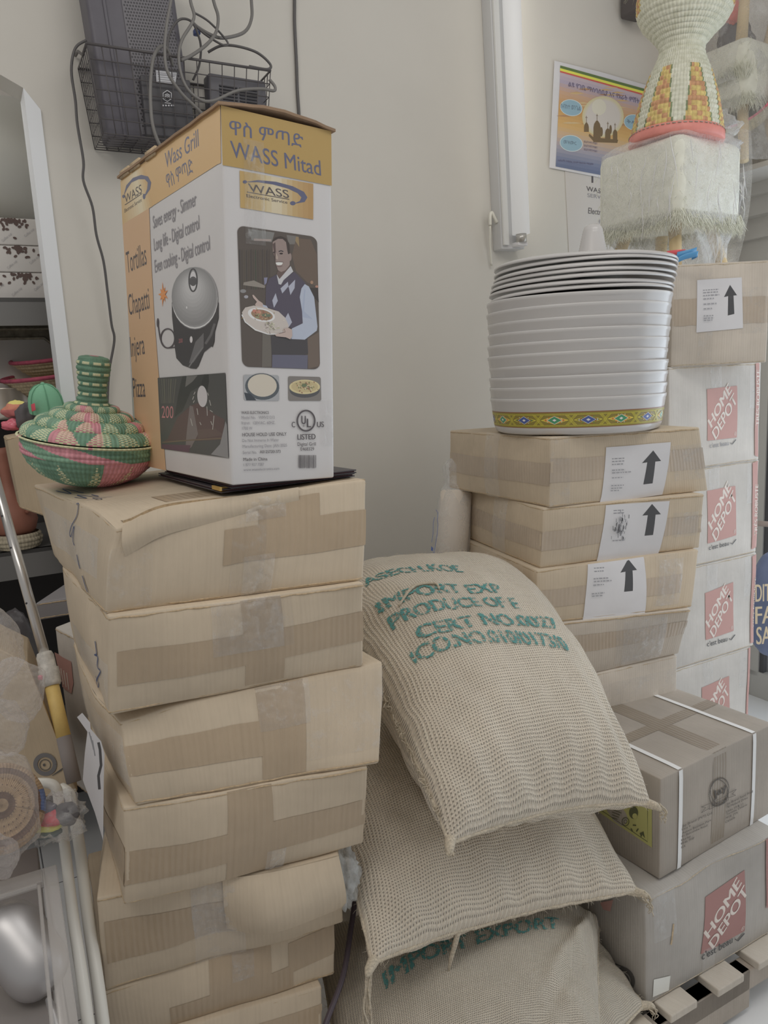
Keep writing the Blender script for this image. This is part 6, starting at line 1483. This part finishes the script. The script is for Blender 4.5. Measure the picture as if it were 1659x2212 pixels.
# straw bowls with pink rims
DST = straw(158, 144, 120, 'brown_straw', 70); PKR = straw(172, 84, 104, 'pink_rim', 50)
for px_, py_, Y_, r_, tl, lab in ((120, 808, 2.38, .150, (.10, -.12), 'lower straw bowl with a pink rim on the shelf behind the green cap'), (132, 770, 2.46, .145, (.13, -.14), 'upper straw bowl with a pink rim nested over the lower one')):
    o_ = ony(px_, py_, Y_); f_ = frame(o_, nrm(A([-.06, tl[1], 1])))
    t = thing('straw_bowl', o_-A([0, 0, .06]), lab, 'bowl', 'pink rimmed straw bowls on the shelf')
    mb = MB(); mb.lathe(coilprof([(.05, -.075), (.085, -.055), (.118, -.028), (r_, .0)], 8, .004, 5), f_, 90); mb.lathe([(r_-.004, .0), (.10, -.045), (.0, -.07), (.05, -.075)], f_, 60); mb.build('woven_bowl', DST, t)
    mb = MB(); mb.tube([f_[0]+f_[1]*(r_+.002)*math.cos(a)+f_[2]*(r_+.002)*math.sin(a)+f_[3]*.002 for a in np.linspace(0, 2*math.pi, 60)[:-1]], .006, 8, closed=True); mb.build('rim', PKR, t)['label'] = 'pink rim'
# silver pot, green cap, knit hat, black cap, red pouch
o_ = ony(18, 905, 2.34); t = thing('silver_pot', o_, 'plain silver pot on the shelf at the left edge', 'pot'); mb = MB(); mb.lathe([(.0, 0), (.07, 0), (.074, .01), (.074, .088), (.078, .092), (.072, .092), (.07, .01), (.0, .008)], frame(o_), 40); mb.build('pot_body', pm(160, 154, 146, .3, name='dull_aluminium', metal=.6), t)
CAPG = pm(98, 142, 116, .8, name='green_cotton', bump=.001, sc=200); o_ = ony(102, 888, 2.02); f_ = frame(o_, nrm(A([.06, -.25, 1])))
CS_ = .80
t = thing('baseball_hat', o_, 'green baseball cap on top of the things left of the lidded basket', 'cap')
mb = MB(); mb.lathe([(a_*.82, b_*.86) for a_, b_ in [(.052, .0), (.053, .02), (.050, .042), (.042, .062), (.028, .076), (.012, .083), (.0, .084)]], f_, 60, wob=lambda th, z: .012*abs(math.sin(3*th))-.008); mb.build('crown', CAPG, t)
mb = MB(); mb.lathe([(.0, .077), (.004, .076), (.006, .073), (.004, .070)], f_, 16); mb.build('button', CAPG, t)
mb = MB()
for k in range(6): a = k*math.pi/3; mb.tube([f_[0]+(f_[1]*math.cos(a)+f_[2]*math.sin(a))*(r_+.0008)+f_[3]*z_ for r_, z_ in [(a_*.82, b_*.86) for a_, b_ in ((.0525, .0), (.0535, .02), (.0505, .042), (.0425, .062), (.028, .0765), (.008, .084))]], .0009, 5, sub=3)
mb.build('seam', pm(80, 122, 98, .8, name='green_thread'), t)
mb = MB(); mb.grid(lambda u, v: f_[0]+f_[1]*(-.016+.075*(u-.5))*1.0+f_[2]*(.036+.05*v*(1-(2*u-1)**2*.6))+f_[3]*(.002-.008*v), np.linspace(0, 1, 12), np.linspace(0, 1, 8)); o = mb.build('brim', CAPG, t); sm = o.modifiers.new('t', 'SOLIDIFY'); sm.thickness = .003
mb = MB(); q = ony(72, 880, 1.96); mb.box(q, (.014, .003, .018), (nrm(A([.8, -.5, .2])), nrm(A([.5, .8, 0])), A([0, 0, 1])), 0, .001); mb.build('red_tag', pm(168, 70, 80, .6, name='red_tag'), t)['label'] = 'red cloth tag'
def softthing(name, label, cat, o_, r, seed, sq, mt, amp=.3, f=3):
    mb = MB(); blob(mb, o_, r, seed, 22, amp, f, sq); return tag(mb.build(name, mt, None, base=o_), label, cat)
o_ = ony(38, 888, 2.12); mb = MB(); blob(mb, o_, .034, 3, 24, .25, 3, (1.1, .9, .75)); mb.m = [min(3, int(i/len(mb.m)*4.4)) for i in range(len(mb.m))]
tag(mb.build('knit_hat', [pm(182, 172, 104, .9, name='yellow_wool'), pm(166, 110, 92, .9, name='rust_wool'), pm(150, 90, 88, .9, name='red_wool'), pm(120, 80, 80, .9, name='brown_wool')], None, base=o_), 'yellow and rust knitted hat beside the silver pot', 'hat')
softthing('cloth_hat', 'black cloth hat squashed under the green cap', 'hat', ony(58, 900, 2.06), .036, 5, (.7, .8, 1.), pm(72, 68, 70, .8, name='black_cotton'))
softthing('red_pouch', 'shiny red pouch in front of the silver pot', 'pouch', ony(26, 918, 2.06), .024, 6, (1.3, .7, .6), pm(168, 86, 98, .25, name='red_plastic'), .4)
# kraft carton pushed between the shelf and the left stack
CRT = cardboard(146, 132, 112)
Yc = 1.93; A0_ = ony(12, 945, Yc); A1_ = ony(82, 932, Yc+.02); B0_ = ony(44, 1098, Yc); B1_ = ony(92, 1114, Yc)
dd = -WN*.13; ct = Carton([B0_, B1_+(B1_-B0_)*1.6, B1_+(B1_-B0_)*1.6+dd, B0_+dd], [A0_, A1_+(A1_-A0_)*.6, A1_+(A1_-A0_)*.6+dd, A0_+dd], 77, amp=.003, bulge=.003)
carton_thing('kraft_carton', ct, CRT, 'plain kraft carton behind the lidded basket at the left', 'carton')
mb = MB(); 
# terracotta coffee pot on its woven ring
TER = pm(124, 82, 68, .55, name='terracotta', var=.15, sc=14); zr = zl1+.002; o_ = ony(42, 1185, 2.25); o_ = A([o_[0], o_[1], zr])
t = thing('clay_coffee_pot', o_, 'terracotta coffee pot on the lower shelf behind the aluminium pole', 'pot')
mb = MB(); mb.lathe([(.0, .03), (.03, .03), (.055, .05), (.066, .08), (.060, .11), (.040, .14), (.022, .165), (.016, .20), (.017, .28), (.022, .30), (.012, .30)], frame(o_, (-.05, 0, 1)), 40); mb.build('pot_body', TER, t)
mb = MB(); mb.tube([o_+A([.05, -.03, .11]), o_+A([.085, -.05, .14]), o_+A([.07, -.04, .20]), o_+A([.018, -.01, .235])], .006, 8, sub=5); mb.build('handle', TER, t)
t = thing('woven_ring', o_, 'pale woven ring under the terracotta coffee pot', 'stand'); mb = MB(); mb.lathe(coilprof([(.052, .0), (.062, .012), (.066, .028), (.060, .046)], 4, .004, 5), frame(o_), 60); mb.build('woven_body', straw(150, 142, 124, 'grey_straw', 40), t)
# dark wrapped item, red edged box and moving box behind
softthing('black_wrapped_bundle', 'bundle wrapped in black plastic low behind the aluminium pole', 'bundle', ony(32, 1420, 1.95), .10, 12, (.62, .6, 1.3), pm(70, 68, 70, .35, name='black_film', bump=.004, sc=40), .2)
def simplecarton(name, label, cat, cs, dvec, mt, seed, grp=None, **kw):
    b0, b1, t0, t1 = cs; ct = Carton([b0, b1, b1+dvec, b0+dvec], [t0, t1, t1+dvec, t0+dvec], seed, **kw); return ct, carton_thing(name, ct, mt, label, cat, grp)
Yb = 1.80; q = [ony(78, 1322, Yb), ony(170, 1302, Yb+.05)]
simplecarton('dark_box', 'flat dark grey box with a maroon edge under the lower shelf', 'box', [q[0]+A([0, 0, -.022]), q[1]+A([.05, 0, -.022]), q[0]+A([0, 0, .022]), q[1]+A([.05, 0, .022])], A([0, .2, 0]), pm(112, 110, 112, .5, name='dark_grey_card'), 81, amp=.001, bulge=.0)[1]
Yh = 1.62; H0, H1 = ony(118, 1355, Yh), ony(188, 1398, Yh-.12); G0, G1 = ony(150, 1700, Yh), ony(205, 1700, Yh-.12)
cth, th_ = simplecarton('moving_box', 'red logo moving box half hidden between the pole and the left stack', 'moving box', [A([H0[0], H0[1], .62]), A([H1[0], H1[1], .62]), H0, A([H1[0], H1[1], H0[2]])], A([.13, .27, 0]), KRAFT3, 82, amp=.002, bulge=.003)
p = Print(FaceS(cth, 'front', True), .0009, .1, (0, 1280, 4.42)); p.poly([(525, 570), (690, 655), (715, 860), (700, 960), (600, 900)], RED)
for k in range(4): p.line([(560+k*30, 700+k*20), (590+k*28, 850+k*25)], 9, WPR)
p.build('printed_logo', th_, 'partly visible red logo print')
# carton with a wheel print leaning on the left
Yq = 1.34; cq = [ony(-120, 1760, Yq+.1), ony(168, 1712, Yq), ony(-150, 1330, Yq+.16), ony(60, 1432, Yq+.06)]
ctq, tq = simplecarton('kraft_carton', 'kraft carton with a grey wheel print behind the bubble wrapped bundle', 'carton', [cq[0], cq[1], cq[2], cq[3]], A([-.10, .22, -.02]), CRT, 84, amp=.002, bulge=.003)
p = Print(FaceS(ctq, 'front', True), .001, .06, (0, 1280, 4.42)); p.ring(440, 1635, 92, 92, 40, pm(92, 90, 90, .7, name='grey_symbol_ink')); p.ring(440, 1640, 52, 52, 8, DK); p.ell(430, 1640, 12, 14, DK)
for k in range(3): p.line([(505+k*20, 1745-k*14), (600+k*10, 1690-k*12)], 7, DK)
p.build('printed_symbol', tq, 'grey wheel symbol print')
# telescopic pole
ALU = pm(158, 156, 154, .28, name='aluminium', metal=.75); a, b, c_3, d_ = ony(-14, 1020, 1.62), ony(96, 1412, 1.44), ony(112, 1478, 1.42), ony(160, 1690, 1.34)
t = thing('telescopic_pole', d_, 'aluminium telescopic pole with a yellow handle leaning by the left stack', 'pole')
mb = MB(); mb.tube([a, b], .0098, 20); mb.build('aluminium_tube', ALU, t)
mb = MB()
for y in (1120, 1190, 1308): q = a+(b-a)*((y-1020)/392); mb.tube([q-cf*.0095-cr*.003, q-cf*.0102-cr*.003], .0022, 8)
mb.build('locking_hole', BLKD, t)
dd = nrm(d_-b); mb = MB(); mb.tube([b-dd*.002, b+dd*.006, b+dd*.03, b+dd*.032, b+dd*.06, b+dd*.066], [.0135, .0165, .0165, .0185, .0185, .016], 20); mb.build('collar', pm(160, 157, 152, .7, name='dirty_white_plastic', var=.35, sc=60), t)['label'] = 'grimy white locking collar'
mb = MB(); q = b+dd*.045-cf*.017-cr*.010; mb.box(q, (.009, .006, .009), None, 0, .002); mb.build('lock_button', pm(176, 96, 116, .5, name='pink_button'), t)
mb = MB(); mb.tube([b+dd*.06, b+(d_-b)*.66], .0135, 20); mb.build('handle', pm(180, 154, 96, .55, name='yellow_fibreglass', var=.12, sc=30), t)['label'] = 'yellow handle'
mb = MB(); mb.tube([b+(d_-b)*.655, d_], .0136, 20); mb.build('grip', pm(112, 106, 104, .7, name='grey_grip'), t)
# bubble wrapped basket bundle
BW = film('bubble_wrap', 172, 168, 166, .13, .28, .0016, 30, True, 120.)
tb_ = ony(-2, 1745, 1.12); t = thing('wrapped_basket', tb_, 'patterned basket bundled in bubble wrap at the left edge', 'bundle')
f_ = frame(tb_, nrm(A([.55, -.62, .55])))
BKM = [straw(150, 128, 104, 'brown_weave', 80), straw(96, 76, 66, 'dark_weave', 80), straw(92, 104, 136, 'blue_weave', 80)]
mb = MB(); mb.lathe(coilprof([(.0, .022), (.035, .018), (.062, .008), (.072, -.006), (.062, -.024), (.0, -.034)], 16, .002, 4), f_, 120, mfun=lambda i, k: 1 if (i//4) % 4 == 1 or (i % 4 == 0 and k % 4 == 0) else 2 if 20 < i < 34 and (k//10) % 4 == 0 else 0); mb.build('woven_basket', BKM, t)
mb = MB()
for (x, y, Y_, r_, sd, sq) in ((38, 1490, 1.16, .042, 3, (.95, .8, 1.15)), (-35, 1400, 1.20, .066, 4, (.8, .8, 1.2)), (8, 1570, 1.14, .040, 7, (.9, .7, 1.1)), (0, 1745, 1.10, .078, 5, (.72, .6, 1.12)), (-6, 1850, 1.06, .036, 6, (.8, .7, 1.))): blob(mb, ony(x, y, Y_), r_, sd, 34, .22, 3.0, sq)
mb.build('bubble_wrap', BW, t)
# clear bag with red, yellow and black things
tb_ = ony(118, 1768, 1.17); t = thing('bagged_knitwear', tb_, 'clear bag with red, yellow and black folded knitwear', 'bag')
for (dx, dz, r_, sq, mt) in ((-.004, .004, .024, (1.1, .8, .6), pm(172, 76, 84, .8, name='red_knit')), (-.016, -.012, .022, (1.2, .8, .45), pm(186, 180, 92, .8, name='yellow_knit')), (.022, .008, .022, (.9, .8, .8), pm(84, 82, 84, .8, name='black_knit')), (-.02, .016, .02, (1.2, .8, .5), pm(82, 80, 92, .8, name='navy_knit')), (-.018, -.026, .02, (1.3, .8, .4), pm(70, 84, 84, .8, name='dark_green_knit'))):
    mb = MB(); blob(mb, tb_+cr*dx+A([0, 0, dz])-cf*.0, r_, int(dz*1e3), 16, .2, 3, sq); mb.build('folded_knit', mt, t)
mb = MB(); blob(mb, tb_+cr*.002, .044, 5, 30, .45, 5, (1., .8, .85)); mb.build('clear_bag', film('clear_bag', 190, 192, 190, .12, .12, .008, 26), t)
# white tubular frame
WT = pm(174, 173, 168, .35, name='white_tube_paint')
t = thing('tubular_frame', ony(200, 2100, 1.05), 'white bent tube frame leaning beside the left carton stack', 'frame')
for nm, pts in (('outer_tube', [(133, 1702, 1.30), (150, 1716, 1.285), (156, 1745, 1.27), (172, 1830, 1.23), (190, 1980, 1.13), (212, 2130, 1.05), (232, 2290, .98)]), ('inner_tube', [(70, 1692, 1.26), (105, 1692, 1.255), (122, 1704, 1.25), (128, 1740, 1.24), (140, 1830, 1.20), (158, 1980, 1.10), (180, 2130, 1.02), (200, 2290, .95)])):
    mb = MB(); mb.tube([ony(*q) for q in pts], .0098 if nm == 'outer_tube' else .0088, 16, sub=6); mb.build(nm, WT, t)
# clear bin with a metal scoop
tz = ony(120, 1868, 1.12)[2]; c0 = onz(122, 1866, tz); c1 = onz(172, 2230, tz); e1 = nrm(c1-c0); e2 = A([e1[1], -e1[0], 0])
if np.dot(e2, cr) > 0: e2 = -e2
CLB = film('clear_acrylic', 150, 146, 144, .16, .12, .0008, 6, False)
t = thing('clear_bin', c0+e2*.15+e1*.17-A([0, 0, .16]), 'clear acrylic bin with a thick rim at the lower left corner', 'bin')
def cbox(mb, a0, a1, b0, b1, z0, z1, bev=.002): mb.box(c0+e1*(a0+a1)/2+e2*(b0+b1)/2+A([0, 0, (z0+z1)/2]), (a1-a0, b1-b0, z1-z0), (e1, e2, A([0, 0, 1])), 0, bev)
RIMC = film('acrylic_rim', 150, 147, 145, .34, .18, .0008, 6, False)
mb = MB(); cbox(mb, 0, .40, 0, .022, -.012, 0); cbox(mb, 0, .036, .022, .34, -.012, 0); mb.build('rim', RIMC, t)
mb = MB(); cbox(mb, .004, .40, .014, .018, -.15, -.012); cbox(mb, .030, .034, .018, .34, -.15, -.012); cbox(mb, .03, .40, .018, .34, -.156, -.15); mb.build('bin_wall', CLB, t)
mb = MB(); cbox(mb, .040, .046, .03, .34, -.004, .003); cbox(mb, .046, .40, .026, .031, -.004, .003); mb.build('inner_lip', RIMC, t)
DSK = pm(100, 94, 92, .55, name='dark_counter'); mb = MB(); cq_ = c0+e2*.29+e1*.12+A([0, 0, -.19]); mb.box(cq_, (.95, .52, .06), (e1, e2, A([0, 0, 1])), 0, .004); mb.box(cq_+A([0, 0, -.03-(cq_[2]-.03)/2]), (.9, .46, cq_[2]-.03), (e1, e2, A([0, 0, 1])))
tag(mb.build('low_counter', DSK, None, base=cq_), 'dark low counter under the clear bin', 'counter')
sc_ = onz(44, 2048, tz-.075); f_ = frame(sc_, nrm(A([.2, -.75, .75])), nrm(e1*.8-e2*.2))
STL = pm(150, 149, 150, .42, name='brushed_steel', metal=.8)
t = thing('metal_scoop', sc_, 'brushed steel scoop lying in the clear bin', 'scoop')
mb = MB(); mb.grid(lambda u, v: f_[0]+f_[1]*(.076*(2*v-1))+f_[2]*.046*math.sin(math.pi*(u-.5))*(max(0, 1-(2*v-1)**4))**.5+f_[3]*(.040*math.cos(math.pi*(u-.5))*(max(0, 1-(2*v-1)**4))**.5-.02), np.linspace(0, 1, 40), np.linspace(0, 1, 40)); o = mb.build('scoop_bowl', STL, t); sm = o.modifiers.new('t', 'SOLIDIFY'); sm.thickness = .002
mb = MB(); q_ = [onz(104, 2158, tz-.10), onz(118, 2190, tz-.105), onz(150, 2290, tz-.12)]; mb.tube(q_, [.004, .0075, .009], 14); mb.build('handle', STL, t)

# ================================================================ small pieces belong to the part they sit on
SUB = {'printed_logo': 'body', 'printed_lettering': 'body', 'printed_symbol': 'body', 'printed_patch': 'body', 'printed_label': 'body', 'sticker': 'body', 'torn_scratch': 'body', 'marker_scrawl': 'body',
       'front_print': 'body', 'photo_print': 'body', 'small_print': 'body', 'side_print': 'body', 'printed_beans': 'body', 'printed_words': 'paper sack', 'printed_text': 'paper', 'poster_print': 'paper',
       'perforations': 'panel', 'louvre': 'case', 'badge': 'case', 'side_ridge': 'case', 'printed_mark': 'case roll', 'lock_button': 'collar', 'button': 'crown', 'seam': 'crown', 'red_tag': 'crown', 'seam_fringe': 'seam',
       'stencil_lettering': 'sackcloth', 'loose_fibres': 'sackcloth', 'loose_thread': 'sackcloth', 'stitching': 'leather_foot', 'fur': 'seat', 'crease_glint': 'plastic_bag', 'bag_mouth': 'plastic_bag', 'bag_side': 'plastic_bag',
       'embossed_border': 'frame', 'locking_hole': 'aluminium_tube', 'inner_lip': 'rim', 'tube_cap': 'tube', 'corner_guard': 'cover', 'emblem': 'cover', 'sleeve_knot': 'sleeve', 'flap_edge': 'body'}
stem_ = lambda o: o.name.split('.')[0]
for t in [o for o in COL.objects if o.type == 'EMPTY']:
    kids = list(t.children)
    for c in kids:
        for want in SUB.get(stem_(c), '').split():
            hit = [k for k in kids if stem_(k) == want]
            if hit: c.parent = hit[-1]; break
for o in COL.objects:
    if '_b' in o: del o['_b']
